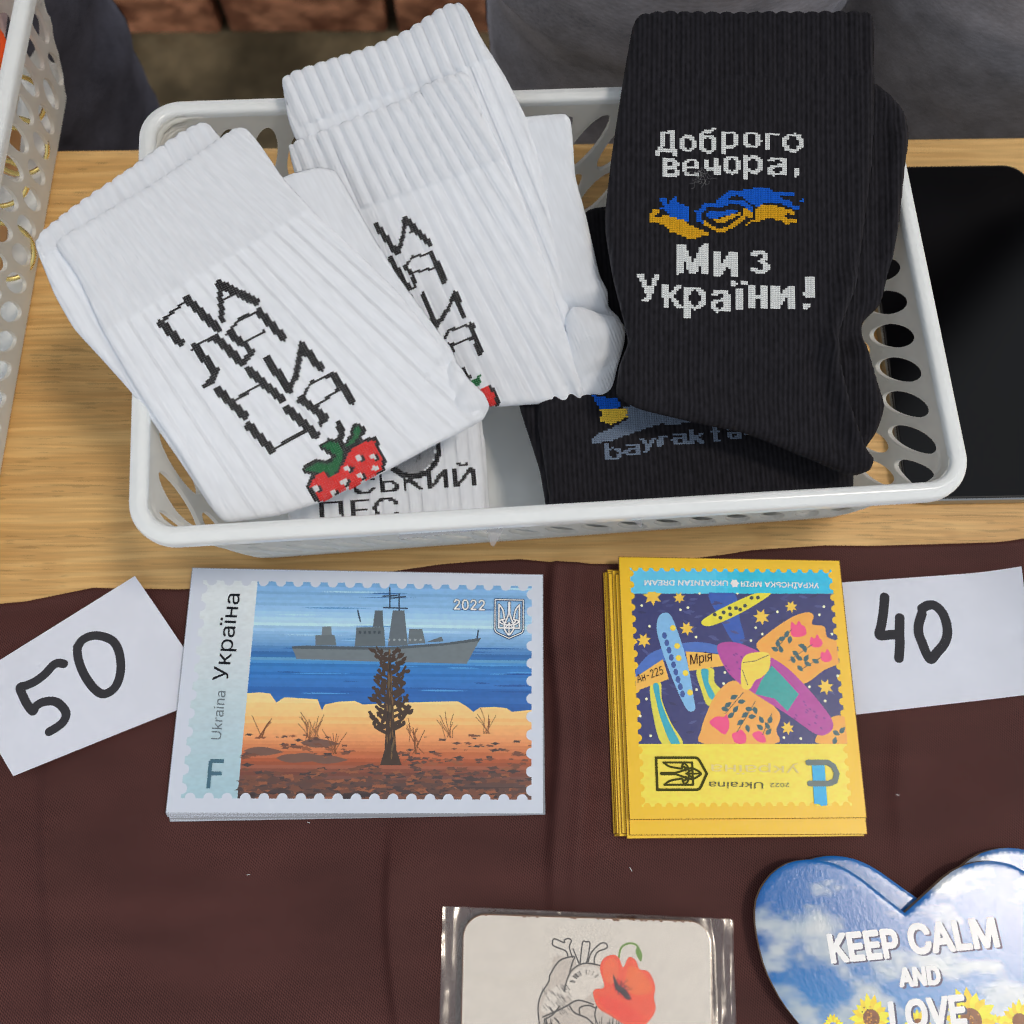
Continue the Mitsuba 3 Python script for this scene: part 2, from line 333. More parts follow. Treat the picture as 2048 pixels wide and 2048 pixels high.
# ---------------------------------------------------------------- socks
class Fabric:
    """a plane given by three photo pixels and their heights, with its own axes: v runs up the leg to the cuff, u across it"""
    def __init__(self, a, b, c, bottom, top):
        p = [at([x[:2]], x[2])[0] for x in (a, b, c)]
        n = np.cross(p[1] - p[0], p[2] - p[0]); n /= np.linalg.norm(n); self.n = n if n[2] > 0 else -n; self.o = p[0]
        A, B = self.hit([bottom, top]); v = B - A; v -= self.n * (v @ self.n); self.v = v / np.linalg.norm(v); self.u = np.cross(self.v, self.n); self.o = A
    def hit(self, pts):
        out = []
        for x, y in np.asarray(pts, float).reshape(-1, 2):
            r = ray(x, y); out.append(EYE + r * (((self.o - EYE) @ self.n) / (r @ self.n)))
        return np.array(out)
    def uv(self, pts): d = self.hit(pts) - self.o; return np.c_[d @ self.u, d @ self.v]
    def xyz(self, u, v, h): return self.o + np.asarray(u)[..., None] * self.u + np.asarray(v)[..., None] * self.v + np.asarray(h)[..., None] * self.n

class Layer:
    """one flattened knitted tube: a puffed sheet inside an outline, with ribs, a cuff and creases as real relief"""
    def __init__(self, fab, outline, zone, thick=.0024, lift=0.0, step=.00085, cuff=None, cuff_rib=(.0046, .00045), leg_rib=(.0046, .0), fan=None, creases=(), wave=.0006, seed=1, dips=(), edge_r=1.5, scallop=0.0, groove=0.0, clip=None):
        self.fab, self.step = fab, step
        o = fab.uv(zoomed(outline, zone)); o = chaikin(o, 2); self.poly = Polygon(o).buffer(0)
        if self.poly.geom_type != 'Polygon': self.poly = max(self.poly.geoms, key=lambda g: g.area)
        if clip is not None:
            self.poly = self.poly.intersection(Polygon(fab.uv(clip))).buffer(-.003).buffer(.003)
        x0, y0, x1, y1 = self.poly.bounds
        self.us = np.arange(x0 - step, x1 + 2 * step, step); self.vs = np.arange(y0 - step, y1 + 2 * step, step)
        U, V = np.meshgrid(self.us, self.vs); pts = shapely.points(U, V)
        inside = shapely.contains(self.poly, pts); ring = self.poly.exterior; dist = shapely.distance(ring, pts)
        self.cuffline = None
        if cuff is not None:
            c = fab.uv(zoomed(cuff, zone)); t = c[1] - c[0]
            if t[0] < 0: c, t = c[::-1], -t
            t = t / np.linalg.norm(t); self.cuffline = (c[0], np.array([-t[1], t[0]]))
        self.fan = fan
        # snap the outer corners of border cells to the outline
        cell = inside[:-1, :-1] | inside[1:, :-1] | inside[:-1, 1:] | inside[1:, 1:]
        use = np.zeros_like(inside); use[:-1, :-1] |= cell; use[1:, :-1] |= cell; use[:-1, 1:] |= cell; use[1:, 1:] |= cell
        snap = use & (~inside | (dist < step * .35))
        q = shapely.line_interpolate_point(ring, shapely.line_locate_point(ring, pts[snap]))
        U2, V2 = U.copy(), V.copy(); U2[snap] = shapely.get_x(q); V2[snap] = shapely.get_y(q)
        d = np.where(inside & ~snap, dist, 0)
        r = thick * edge_r
        prof = np.sqrt(np.clip(1 - (1 - np.minimum(d / r, 1)) ** 2, 0, 1))
        uc = self.ribu(U2, V2); cm = self.cuffmask(U2, V2)
        rib = cm * cuff_rib[1] * (2.4 * np.abs(np.cos(np.pi * uc / cuff_rib[0])) ** .55 - 1.4) + (1 - cm) * leg_rib[1] * np.cos(2 * np.pi * uc / leg_rib[0])
        w = wave * 2 * (meshkit.fbm(np.stack([U2 * 28, V2 * 28, U2 * 0 + seed], -1), 3, seed) - .5) * 2
        mid = lift + 0 * U2
        for a, b, amp, wd in creases:
            a, b = fab.uv(zoomed([a, b], zone)); ln = LineString([a, b]); mid = mid + amp * np.exp(-(shapely.distance(ln, shapely.points(U2, V2)) / wd) ** 2)
        for c, amp, rad in dips:
            c = fab.uv(zoomed([c], zone))[0]; mid = mid + amp * np.exp(-(((U2 - c[0]) ** 2 + (V2 - c[1]) ** 2) / rad ** 2))
        if groove:
            gq = uc / .0052; gd = (gq - np.floor(gq) - .5) * .0052
            rib = rib - (1 - cm) * groove * np.exp(-(gd / .0006) ** 2) * (.3 + 1.2 * meshkit.noise(np.stack([np.floor(gq) * 3.7, V2 * 25, U2 * 0], -1), seed))
        if scallop:
            V2 = V2 + cm * scallop * (2 * np.abs(np.cos(np.pi * uc / cuff_rib[0])) ** .5 - 1) * np.exp(-dist / .003)
        self.top = mid + w * prof + (thick + rib) * prof + .0004 * cm * prof
        self.bot = mid + w * prof - thick * .8 * prof
        self.U2, self.V2, self.use, self.snap, self.cell, self.cm, self.uc = U2, V2, use, snap, cell, cm, uc
    def ribu(self, u, v):
        if self.fan is None: return u
        u0, v0, R = self.fan; return u0 + (u - u0) * R / (R + (v0 - v))
    def cuffmask(self, u, v):
        if self.cuffline is None: return np.zeros_like(u)
        c, n = self.cuffline; return np.clip(((u - c[0]) * n[0] + (v - c[1]) * n[1]) / .0012 + .5, 0, 1)
    def height(self, u, v):
        iu = np.clip((u - self.us[0]) / self.step, 0, len(self.us) - 1.001); iv = np.clip((v - self.vs[0]) / self.step, 0, len(self.vs) - 1.001)
        i, j = iv.astype(int), iu.astype(int); a, b = iv - i, iu - j
        return self.top[i, j] * (1 - a) * (1 - b) + self.top[i + 1, j] * a * (1 - b) + self.top[i, j + 1] * (1 - a) * b + self.top[i + 1, j + 1] * a * b
    def meshes(self):
        ny, nx = self.U2.shape; idx = np.arange(ny * nx).reshape(ny, nx); off = ny * nx
        a, b, c, d = (idx[:-1, :-1][self.cell], idx[:-1, 1:][self.cell], idx[1:, 1:][self.cell], idx[1:, :-1][self.cell])
        ft = np.vstack([np.c_[a, b, c], np.c_[a, c, d]])
        low = np.where(self.snap.ravel(), idx.ravel(), idx.ravel() + off)
        fb = low[ft][:, ::-1]
        v = np.vstack([self.fab.xyz(self.U2, self.V2, self.top).reshape(-1, 3), self.fab.xyz(self.U2, self.V2, self.bot).reshape(-1, 3)])
        uv = np.tile(np.c_[self.uc.ravel() + .5, self.V2.ravel() + .5], (2, 1))
        f = np.vstack([ft, fb]); cm = np.tile(self.cm.ravel(), 2)
        out = {}
        iscuff = cm[f].mean(1) > .5
        for name, sel in (('leg', ~iscuff), ('cuff', iscuff)):
            g = f[sel]
            if not len(g): continue
            used, inv = np.unique(g, return_inverse=True)
            g2 = inv.reshape(-1, 3); p = v[used]
            area = np.linalg.norm(np.cross(p[g2[:, 1]] - p[g2[:, 0]], p[g2[:, 2]] - p[g2[:, 0]]), axis=1)
            out[name] = ((p, g2[area > 1e-12]), uv[used])
        return out
    def build(self, parent, name, bsdf, cuff_bsdf=None, label=None):
        ms = self.meshes()
        if 'cuff' not in ms: return add(name, ms['leg'][0], bsdf, parent, smooth=True, uv=ms['leg'][1], label=label)
        k = add(name, ms['leg'][0], bsdf, parent, smooth=True, uv=ms['leg'][1], label=label)
        add('cuff', ms['cuff'][0], cuff_bsdf or bsdf, k, smooth=True, uv=ms['cuff'][1])
        return k
    def stitches(self, shapes, col=.00095, row=.00076):
        """a knitted motif: one raised V stitch for every stitch whose centre lies in the shape (shape in u, v)"""
        g = unary_union(shapes); g = g if g.is_valid else g.buffer(0); x0, y0, x1, y1 = g.bounds
        us = np.arange(math.floor(x0 / col), math.ceil(x1 / col) + 1) * col; vs = np.arange(math.floor(y0 / row), math.ceil(y1 / row) + 1) * row
        U, V = np.meshgrid(us, vs); on_ = shapely.contains_xy(g, U, V) & shapely.contains_xy(self.poly, U, V)
        u, v = U[on_], V[on_]
        limb = np.array([(-.485, .61), (-.485, -.27), (0, -.64), (0, .24)]); rel = np.array([.0001, .0001, .00034, .00034])
        Vv, F = [], []
        for sgn in (1, -1):
            pu = u[:, None] + sgn * limb[None, :, 0] * col; pv = v[:, None] + limb[None, :, 1] * row
            h = self.height(pu, pv) + (rel if sgn > 0 else rel[[0, 1, 2, 3]])[None] + .00008
            base = sum(len(x) for x in Vv)
            Vv.append(self.fab.xyz(pu, pv, h).reshape(-1, 3)); q = np.arange(len(u))[:, None] * 4 + base
            quad = np.hstack([q, q + 1, q + 2, q + 3]); F.append(quad if sgn > 0 else quad[:, ::-1])
        return (np.vstack(Vv), np.vstack(F))
    def knit(self, parent, name, shapes, yarn, label=None):
        m = self.stitches(shapes)
        if len(m[1]): return add(name, m, yarn, parent, label=label)
    def P(self, pts, zone): return self.fab.uv(zoomed(pts, zone))
    def S(self, pts, zone, w, cap=1): return stroke(self.P(pts, zone), w, cap)
    def G(self, pts, zone): return Polygon(self.P(pts, zone)).buffer(0)

def letters_to(layer, strokes, zone, thick=.0026, thin=.0010):
    return [layer.S(p, zone, {'T': thick, 't': thin, 'm': (thick + thin) / 2}[k]) for k, p in strokes]

# --- the pair of white socks lying on top at the left, strawberry and lettering
FA = Fabric((69, 477, .112), (450, 1030, .074), (975, 810, .069), (520, 1010), (260, 560))
A = thing('sock_pair', 'top white sock pair with a whole red strawberry under its black letters', 'socks', 'white sock pairs')
Arear = Layer(FA, [(57, 452), (74, 429), (130, 385), (240, 310), (330, 246), (372, 222), (392, 224), (425, 265), (520, 340), (600, 480), (640, 700), (560, 930), (418, 984), (398, 962), (334, 866), (246, 740), (185, 672), (132, 615), (95, 549)], S19, .0020, -.0046, cuff=[(20, 520), (560, 170)], cuff_rib=(.0046, .0005), seed=3, scallop=.0004)
Arear.build(A, 'back_sock', 'white_rib', 'white_knit')
Afoot = Layer(FA, [(480, 360), (540, 326), (598, 311), (632, 316), (664, 370), (702, 440), (752, 520), (802, 588), (850, 652), (868, 690), (900, 728), (921, 752), (922, 775), (895, 796), (880, 812), (700, 860), (560, 620)], S19, .0019, -.0022, seed=5,
              creases=[((850, 655), (800, 720), .0016, .003), ((868, 700), (905, 735), -.0012, .002), ((890, 805), (840, 770), -.0010, .003)])
Afoot.build(A, 'folded_foot', 'white_knit')
Aheel = Layer(FA, [(838, 700), (852, 672), (868, 690), (886, 716), (914, 742), (925, 766), (914, 790), (890, 806), (862, 812), (842, 770)], S19, .0042, -.0004, seed=19, edge_r=2.4, creases=[((872, 716), (850, 760), -.0016, .0022), ((905, 780), (860, 778), -.0012, .002)], wave=.0008)
Aheel.build(A, 'heel', 'white_knit')
Afront = Layer(FA, [(104, 462), (116, 448), (180, 411), (300, 341), (400, 271), (446, 240), (466, 243), (492, 274), (536, 340), (600, 408), (672, 474), (752, 552), (806, 622), (845, 668), (868, 715), (905, 748), (917, 772), (886, 808), (823, 838), (722, 893), (604, 949), (530, 972), (472, 981), (424, 986), (404, 965), (340, 855), (258, 735), (190, 617), (150, 525)], S19, .0020, 0,
                cuff=[(195, 632), (585, 395)], cuff_rib=(.0040, .00034), leg_rib=(.0052, .0), fan=(-.02, .10, .22), seed=2, step=.0006, groove=.00034, scallop=.0003,
                creases=[((846, 690), (880, 770), -.0012, .0025), ((870, 800), (800, 800), .0012, .004), ((830, 838), (760, 850), .0008, .004)])
af = Afront.build(A, 'front_sock', 'white_rib', 'white_knit')
wordA = [('T', [(700, 965), (780, 1050)]), ('t', [(685, 968), (812, 860)]), ('T', [(806, 862), (935, 985)]), ('m', [(945, 785), (950, 860), (957, 950)]), ('T', [(945, 795), (1100, 872)]), ('t', [(972, 862), (1022, 825)]),
         ('t', [(830, 1062), (935, 1020)]), ('T', [(842, 1068), (925, 1165)]), ('m', [(925, 1160), (915, 1205), (880, 1232)]), ('T', [(930, 1025), (1040, 1132)]),
         ('T', [(1115, 915), (1215, 1022)]), ('t', [(1115, 912), (1030, 945), (985, 1005)]), ('t', [(1030, 1058), (1135, 998)]), ('T', [(990, 1005), (1040, 1050)]), ('m', [(1040, 1045), (1085, 1085), (1062, 1112)]),
         ('T', [(940, 1250), (1050, 1357)]), ('t', [(985, 1307), (1112, 1225)]), ('T', [(1068, 1162), (1210, 1287)]), ('T', [(1150, 1118), (1242, 1245)]), ('m', [(1240, 1250), (1272, 1185), (1295, 1058)]), ('T', [(1295, 1058), (1375, 1152)]),
         ('T', [(1068, 1398), (1168, 1505)]), ('t', [(1165, 1506), (1312, 1420)]), ('T', [(1235, 1328), (1355, 1440)]),
         ('T', [(1430, 1185), (1510, 1292)]), ('t', [(1428, 1180), (1335, 1218), (1292, 1290)]), ('t', [(1340, 1330), (1445, 1252)]), ('T', [(1292, 1288), (1350, 1330)]), ('T', [(1345, 1325), (1395, 1365)]), ('m', [(1395, 1360), (1375, 1392)])]
Afront.knit(af, 'lettering', letters_to(Afront, wordA, ZA, .0030, .0011), 'yarn_black')
berry = Afront.G([(288, 655), (318, 604), (352, 590), (384, 622), (420, 600), (448, 556), (478, 492), (540, 450), (598, 438), (616, 490), (640, 530), (632, 580), (560, 648), (470, 690), (400, 728), (338, 730), (312, 694)], Z4)
leaves = unary_union([Afront.G(q, Z4) for q in ([(352, 468), (386, 446), (426, 446), (446, 480), (444, 530), (424, 580), (392, 618), (368, 590), (392, 540), (420, 512)], [(268, 580), (318, 546), (392, 552), (404, 580), (366, 592), (318, 590)], [(462, 470), (496, 420), (508, 370), (540, 390), (520, 430), (480, 462)])])
seeds = unary_union([Point(*Afront.P([q], Z4)[0]).buffer(.0011) for q in ((522, 522), (592, 516), (602, 572), (532, 606), (470, 572), (452, 638), (400, 690), (322, 668), (472, 680), (546, 640))])
pits = unary_union([Point(*Afront.P([(x + 14, y + 4)], Z4)[0]).buffer(.0013) for x, y in ((522, 522), (592, 516), (532, 606), (470, 572), (452, 638), (400, 690), (322, 668))]).difference(seeds)
outline = unary_union([berry, leaves]).buffer(.0013).difference(unary_union([berry, leaves])).union(Afront.S([(430, 358), (442, 410), (428, 446)], Z4, .0026)).difference(leaves)
bk = af
Afront.knit(bk, 'strawberry_flesh', [berry.difference(unary_union([leaves, seeds, pits]))], 'yarn_red')
Afront.knit(bk, 'strawberry_leaf', [leaves], 'yarn_green')
Afront.knit(bk, 'strawberry_seed', [seeds.difference(leaves)], 'yarn_white')
Afront.knit(bk, 'strawberry_outline', [unary_union([outline, pits.difference(leaves)])], 'yarn_black')

# --- the white pair in the middle, leaning over the back rim
FB = Fabric((600, 200, .098), (1020, 200, .099), (1000, 800, .046), (1060, 790), (800, 180))
B = thing('sock_pair', 'white coarsely ribbed sock pair leaning over the basket\'s back rim', 'socks', 'white sock pairs')
Bfoot = Layer(FB, [(960, 222), (1000, 214), (1040, 211), (1068, 209), (1078, 222), (1082, 260), (1086, 330), (1106, 400), (1124, 480), (1134, 525), (1148, 548), (1150, 580), (1170, 598), (1180, 620), (1176, 650), (1164, 690), (1154, 732), (1138, 746), (1100, 752), (1060, 740), (1000, 500)], S19, .0028, -.0048, seed=8,
              creases=[((1085, 560), (1140, 535), .003, .004), ((1078, 590), (1150, 600), -.0026, .005), ((1095, 700), (1160, 640), .0022, .006), ((1100, 742), (1140, 720), -.002, .004)])
Bfoot.build(B, 'folded_foot', 'white_knit')
Bheel = Layer(FB, [(1066, 600), (1080, 578), (1100, 580), (1132, 592), (1164, 598), (1181, 618), (1178, 650), (1166, 690), (1155, 734), (1138, 748), (1112, 748), (1096, 756), (1078, 740), (1070, 670)], S19, .0052, -.0005, seed=9, edge_r=2.6,
              creases=[((1150, 690), (1092, 720), -.0022, .003), ((1140, 620), (1090, 640), .0016, .005)], wave=.0009)
Bheel.build(B, 'heel', 'white_knit')
Brear = Layer(FB, [(527, 152), (534, 141), (552, 131), (620, 108), (692, 86), (740, 66), (772, 50), (812, 22), (842, 4), (866, 0), (882, 16), (906, 66), (952, 138), (990, 212), (1014, 276), (1036, 380), (1058, 490), (1074, 580), (1080, 660), (1086, 740), (940, 740), (700, 400), (548, 262)], S19, .0024, -.0034, cuff=[(530, 250), (960, 95)], cuff_rib=(.0049, .0008), leg_rib=(.0049, .00025), seed=6, scallop=.0005, groove=.0004, step=.0007)
Brear.build(B, 'back_sock', 'white_rib', 'white_knit')
Bfront = Layer(FB, [(544, 276), (556, 268), (626, 241), (709, 209), (780, 182), (802, 160), (840, 146), (872, 136), (886, 146), (902, 186), (922, 236), (948, 288), (976, 350), (1010, 440), (1038, 530), (1058, 600), (1076, 650), (1088, 700), (1100, 738), (1096, 756), (1080, 766), (1043, 761), (990, 764), (942, 768), (900, 762), (820, 700), (700, 560), (600, 420), (556, 330)], S19, .0024, 0,
               cuff=[(690, 392), (952, 300)], cuff_rib=(.0049, .00075), leg_rib=(.0049, .00026), seed=7, scallop=.0005, groove=.0005, step=.0006, fan=(-.03, .12, .30),
               creases=[((1070, 640), (1096, 740), .0014, .003), ((1085, 762), (1070, 730), -.0012, .002)], wave=.0007)
bf = Bfront.build(B, 'front_sock', 'white_rib', 'white_knit')
wordB = [('T', [(545, 968), (632, 1085)]), ('m', [(668, 938), (662, 1000), (640, 1085)]), ('T', [(668, 942), (772, 1045)]), ('t', [(690, 1002), (718, 986)]),
         ('T', [(606, 1112), (684, 1240)]), ('T', [(782, 1090), (836, 1206)]), ('t', [(782, 1088), (700, 1105), (668, 1150)]), ('t', [(700, 1172), (806, 1148)]), ('m', [(668, 1148), (702, 1180)]), ('m', [(702, 1180), (712, 1232)]),
         ('T', [(694, 1280), (764, 1412)]), ('t', [(680, 1338), (718, 1345)]), ('T', [(748, 1268), (800, 1402)]), ('m', [(800, 1402), (850, 1330), (882, 1262)]), ('T', [(884, 1262), (916, 1356)]),
         ('T', [(950, 1395), (990, 1512)]), ('t', [(948, 1393), (856, 1418), (824, 1470)]), ('t', [(862, 1482), (958, 1450)]), ('m', [(826, 1468), (868, 1492)]), ('m', [(868, 1490), (872, 1552)])]
Bfront.knit(bf, 'lettering', letters_to(Bfront, wordB, ZB, .0024, .0010), 'yarn_black')
Bfront.knit(bf, 'strawberry_outline', [Bfront.S([(918, 1582), (940, 1622)], ZB, .002), Bfront.S([(1034, 1660), (1068, 1725), (1050, 1752)], ZB, .0016)], 'yarn_black')
Bfront.knit(bf, 'strawberry_leaf', [Bfront.G([(938, 1640), (990, 1606), (992, 1640), (972, 1662), (945, 1658)], ZB)], 'yarn_green')
Bfront.knit(bf, 'strawberry_flesh', [Bfront.G([(960, 1672), (1020, 1656), (1048, 1690), (1058, 1728), (1046, 1750), (1000, 1752)], ZB)], 'yarn_red')

# --- the white pair lying under them on the bottom
FU = Fabric((600, 900, .040), (960, 850, .034), (760, 1010, .034), (760, 1060), (740, 800))
U_ = thing('sock_pair', 'white sock pair lying flat on the basket bottom with a dark round emblem', 'socks', 'white sock pairs')
def basket_ring(t, inset=.003):
    '''inside of the basket's wall at the fraction t of its height, as photo pixels'''
    w, d = [(1 - t) * a + t * b for a, b in ((BW - .036, BW - .0094), (BD - .030, BD - .0094))]
    c, s_ = math.cos(.0749), math.sin(.0749); out = []
    for x, y in round_rect(w - 2 * inset - .0036, d - 2 * inset - .0036, .012)[0]: q = np.array([.0112 + x * c - y * s_, .1927 + x * s_ + y * c, .0015 + t * .078]) - EYE; out.append((1024 + FOCAL * q[0] / (q @ FWD), 1024 - FOCAL * (q @ UP) / (q @ FWD)))
    return np.array(out)
UCLIP = basket_ring(.42); ECLIP = basket_ring(.53, .0015)
Uf = Layer(FU, [(540, 700), (880, 690), (902, 780), (908, 830), (914, 900), (918, 960), (920, 1040), (560, 1060), (530, 900)], S19, .0026, 0, seed=11, clip=UCLIP)
uf = Uf.build(U_, 'front_sock', 'white_rib')
Ur = Layer(FU, [(550, 700), (890, 690), (910, 780), (918, 840), (922, 900), (926, 960), (928, 1040), (570, 1060), (540, 900)], S19, .0026, -.005, seed=12, clip=UCLIP); Ur.build(U_, 'back_sock', 'white_rib')
gl = [affinity.translate(g) for g in (write('СЬКИЙ', Uf.P([(500, 704)], Z4)[0], Uf.P([(1088, 660)], Z4)[0], (Uf.P([(806, 595)], Z4) - Uf.P([(815, 682)], Z4))[0]),
                                     write('ПЕС', Uf.P([(350, 842)], Z4)[0], Uf.P([(722, 816)], Z4)[0], (Uf.P([(530, 706)], Z4) - Uf.P([(540, 806)], Z4))[0]))]
Uf.knit(uf, 'lettering', [g.buffer(.00012) for g in gl], 'yarn_black')
cc = Uf.P([(782, 492)], Z4)[0]; ring = Point(*cc).buffer(.0118)
Uf.knit(uf, 'emblem_ring', [ring.difference(Point(*cc).buffer(.0096)), Uf.S([(790, 520), (820, 552), (815, 510)], Z4, .0014)], 'yarn_black')
Uf.knit(uf, 'emblem_disc', [Point(*cc).buffer(.0094)], 'yarn_grey')

# --- the black pair with the white words on top at the right
FD = Fabric((1300, 172, .0925), (1650, 172, .0915), (1500, 930, .063), (1480, 900), (1480, 40))
D = thing('sock_pair', 'upper black sock pair with white words and a blue and yellow handshake', 'socks', 'black sock pairs')
Drear = Layer(FD, [(1560, 100), (1646, 132), (1690, 166), (1718, 200), (1726, 240), (1716, 307), (1704, 417), (1688, 500), (1673, 566), (1642, 596), (1640, 628), (1648, 660), (1662, 708), (1680, 758), (1672, 786), (1660, 816), (1636, 852), (1560, 800), (1500, 500)], S19, .0036, -.0062, seed=14, leg_rib=(.0038, .00018),
              creases=[((1700, 260), (1690, 480), .0022, .005), ((1672, 230), (1664, 500), -.0014, .004), ((1640, 600), (1600, 640), -.003, .005), ((1640, 660), (1660, 800), .0016, .005)])
Drear.build(D, 'back_sock', 'black_knit')
Dfront = Layer(FD, [(1193, 52), (1200, 36), (1218, 29), (1260, 25), (1360, 26), (1458, 25), (1560, 25), (1624, 24), (1644, 30), (1650, 50), (1648, 132), (1650, 184), (1646, 307), (1628, 438), (1612, 548), (1584, 615), (1576, 645), (1582, 690), (1594, 740), (1608, 790), (1626, 838), (1650, 866), (1642, 888), (1606, 900), (1532, 868), (1404, 818), (1302, 797), (1199, 772), (1160, 748), (1168, 690), (1186, 647), (1180, 620), (1156, 526), (1142, 438), (1142, 395), (1155, 285), (1173, 167)], S19, .0028, 0,
               cuff=[(1180, 160), (1650, 150)], cuff_rib=(.0056, .0005), leg_rib=(.0038, .0002), seed=15, scallop=.0006,
               creases=[((1596, 540), (1562, 660), .0030, .004), ((1562, 660), (1616, 830), .0030, .004), ((1200, 740), (1450, 810), .0020, .007), ((1535, 690), (1585, 840), -.0022, .005), ((1300, 700), (1500, 760), -.0010, .008), ((1630, 150), (1610, 520), .0012, .004)])
df = Dfront.build(D, 'front_sock', 'black_knit')
def dletter(ch, x0, x1, y0, y1, fat=.0004, layer=None, zone=ZT):
    """one knitted letter fitted to its measured box; upright strokes are fatter than level ones"""
    g = glyphs(ch); a0, b0, a1, b1 = g.bounds; c = (layer or Dfront).P([(x0, y1), (x1, y1), (x0, y0)], zone); ex, ey = (c[1] - c[0]), (c[2] - c[0])
    ln = np.linalg.norm(ex); ins = min(.3, fat / ln); ex2 = ex * (1 - 2 * ins) / (a1 - a0); ey2 = ey / (b1 - b0); o = c[0] + ex * ins
    g = affinity.affine_transform(g, [ex2[0], ey2[0], ex2[1], ey2[1], o[0] - ex2[0] * a0 - ey2[0] * b0, o[1] - ex2[1] * a0 - ey2[1] * b0])
    d_ = ex / ln * fat; return unary_union([affinity.translate(g, *(d_ * q)) for q in (-1, -.5, 0, .5, 1)])
dl = [dletter(*q) for q in (('Д', 300, 495, 130, 352), ('о', 504, 655, 165, 312), ('б', 680, 838, 100, 322), ('р', 866, 1032, 130, 330), ('о', 1056, 1225, 138, 278), ('г', 1248, 1380, 145, 292), ('о', 1408, 1592, 145, 312),
      ('в', 356, 508, 375, 532), ('е', 534, 692, 372, 530), ('ч', 716, 862, 370, 518), ('о', 890, 1042, 345, 508), ('р', 1068, 1242, 345, 556), ('а', 1272, 1452, 355, 518), (',', 1500, 1566, 450, 538),
      ('М', 484, 772, 1115, 1378, .0007), ('и', 808, 1017, 1175, 1394, .0007), ('з', 1128, 1300, 1170, 1370),
      ('У', 140, 342, 1380, 1622), ('к', 362, 538, 1470, 1672), ('р', 548, 742, 1488, 1754), ('а', 784, 952, 1512, 1708), ('ї', 950, 1110, 1438, 1694), ('н', 1118, 1272, 1478, 1678), ('и', 1308, 1516, 1474, 1682, .0007))]
Dfront.knit(df, 'lettering', dl + [Dfront.S([(1652, 1400), (1634, 1580)], ZT, .0040, 2), Dfront.S([(1590, 1658), (1652, 1655)], ZT, .0019, 2)], 'yarn_white')
Q = lambda p: Dfront.G(p, ZT)
blue = [Q([(330, 715), (390, 705), (392, 752), (420, 770), (440, 715), (478, 708), (500, 765), (590, 785), (600, 925), (530, 905), (420, 870), (385, 818), (335, 812), (335, 790), (380, 790)]),
        Q([(930, 655), (1030, 648), (1170, 625), (1290, 616), (1310, 648), (1505, 665), (1505, 690), (1385, 692), (1395, 715), (1480, 735), (1500, 775), (1560, 785), (1550, 812), (1470, 800), (1400, 765), (1240, 758), (1190, 792), (1100, 742), (1030, 690), (935, 692)]),
        Q([(1556, 745), (1582, 705), (1604, 755)]), Q([(738, 850), (770, 818), (850, 835), (950, 808), (1040, 828), (960, 850), (880, 878), (820, 895), (745, 880)]), Q([(645, 825), (700, 815), (706, 860), (690, 900), (730, 915), (720, 935), (655, 925)]),
        Dfront.S([(690, 830), (750, 772), (880, 775), (930, 745), (1060, 755), (1135, 812)], ZT, .0018), Dfront.S([(860, 745), (900, 712), (930, 690)], ZT, .0022)]
gold = [Q([(240, 880), (270, 820), (325, 815), (330, 850), (300, 870), (335, 880), (370, 865), (510, 890), (580, 935), (690, 985), (768, 1020), (755, 1045), (700, 1045), (650, 1070), (580, 1068), (480, 1020), (430, 1010), (380, 960), (330, 930), (255, 935)]),
        Q([(1180, 805), (1230, 765), (1350, 775), (1420, 800), (1500, 822), (1520, 868), (1460, 852), (1430, 862), (1440, 885), (1540, 900), (1535, 925), (1480, 925), (1470, 955), (1400, 915), (1300, 885), (1190, 918), (1120, 925), (1090, 950), (1075, 940), (1130, 905), (1178, 890)]),
        Q([(800, 905), (880, 885), (960, 855), (1045, 835), (1030, 862), (960, 895), (890, 935), (850, 935)]), Dfront.S([(725, 925), (800, 975), (870, 1000), (960, 960), (1040, 905), (1078, 870), (1085, 822), (1130, 825), (1130, 868)], ZT, .0016)]
gold = [g.difference(unary_union(blue)) for g in gold]
Dfront.knit(df, 'blue_handshake', blue, 'yarn_blue'); Dfront.knit(df, 'yellow_handshake', gold, 'yarn_gold')
lc = Dfront.P([(690, 540)], ZT)[0]; rl = np.random.default_rng(5); hair = []
for _ in range(22):
    p = lc + rl.normal(0, .0015, 2) * [1.2, .7]; a = rl.random() * 6.28; pts = [p]
    for s in range(5): a += rl.normal(0, .9); p = p + .0009 * np.array([math.cos(a), math.sin(a)]); pts.append(p)
    pts = np.array(pts); c = Dfront.fab.xyz(pts[:, 0], pts[:, 1], Dfront.height(pts[:, 0], pts[:, 1]) + .0006)
    for i in range(len(c) - 1): hair.append(trimesh.creation.cylinder(.00005, segment=c[i:i + 2], sections=4))
k = thing('lint', 'tuft of pale lint clinging to the black sock under the second line of words', 'lint'); add('', trimesh.util.concatenate(hair), 'lint_fibre', whole=k)

# --- the black pair underneath it
FE = Fabric((1180, 420, .048), (1500, 420, .047), (1300, 960, .044), (1330, 930), (1290, 420))
E = thing('sock_pair', 'lower black sock pair with grey lettering and a grey aircraft', 'socks', 'black sock pairs')
Ef = Layer(FE, [(1100, 402), (1118, 394), (1160, 388), (1400, 380), (1560, 600), (1610, 800), (1610, 990), (1040, 1000), (1036, 940), (1028, 880), (1014, 800), (1020, 700), (1090, 560)], S19, .0034, 0, seed=17, clip=ECLIP, leg_rib=(.0038, .00015))
ef = Ef.build(E, 'front_sock', 'black_knit')
Er = Layer(FE, [(1090, 404), (1108, 397), (1150, 390), (1380, 390), (1540, 600), (1600, 800), (1600, 990), (1036, 1000), (1030, 940), (1020, 880), (998, 812), (982, 764), (970, 700), (1060, 560)], S19, .0034, -.0062, seed=18, clip=ECLIP); Er.build(E, 'back_sock', 'black_knit')
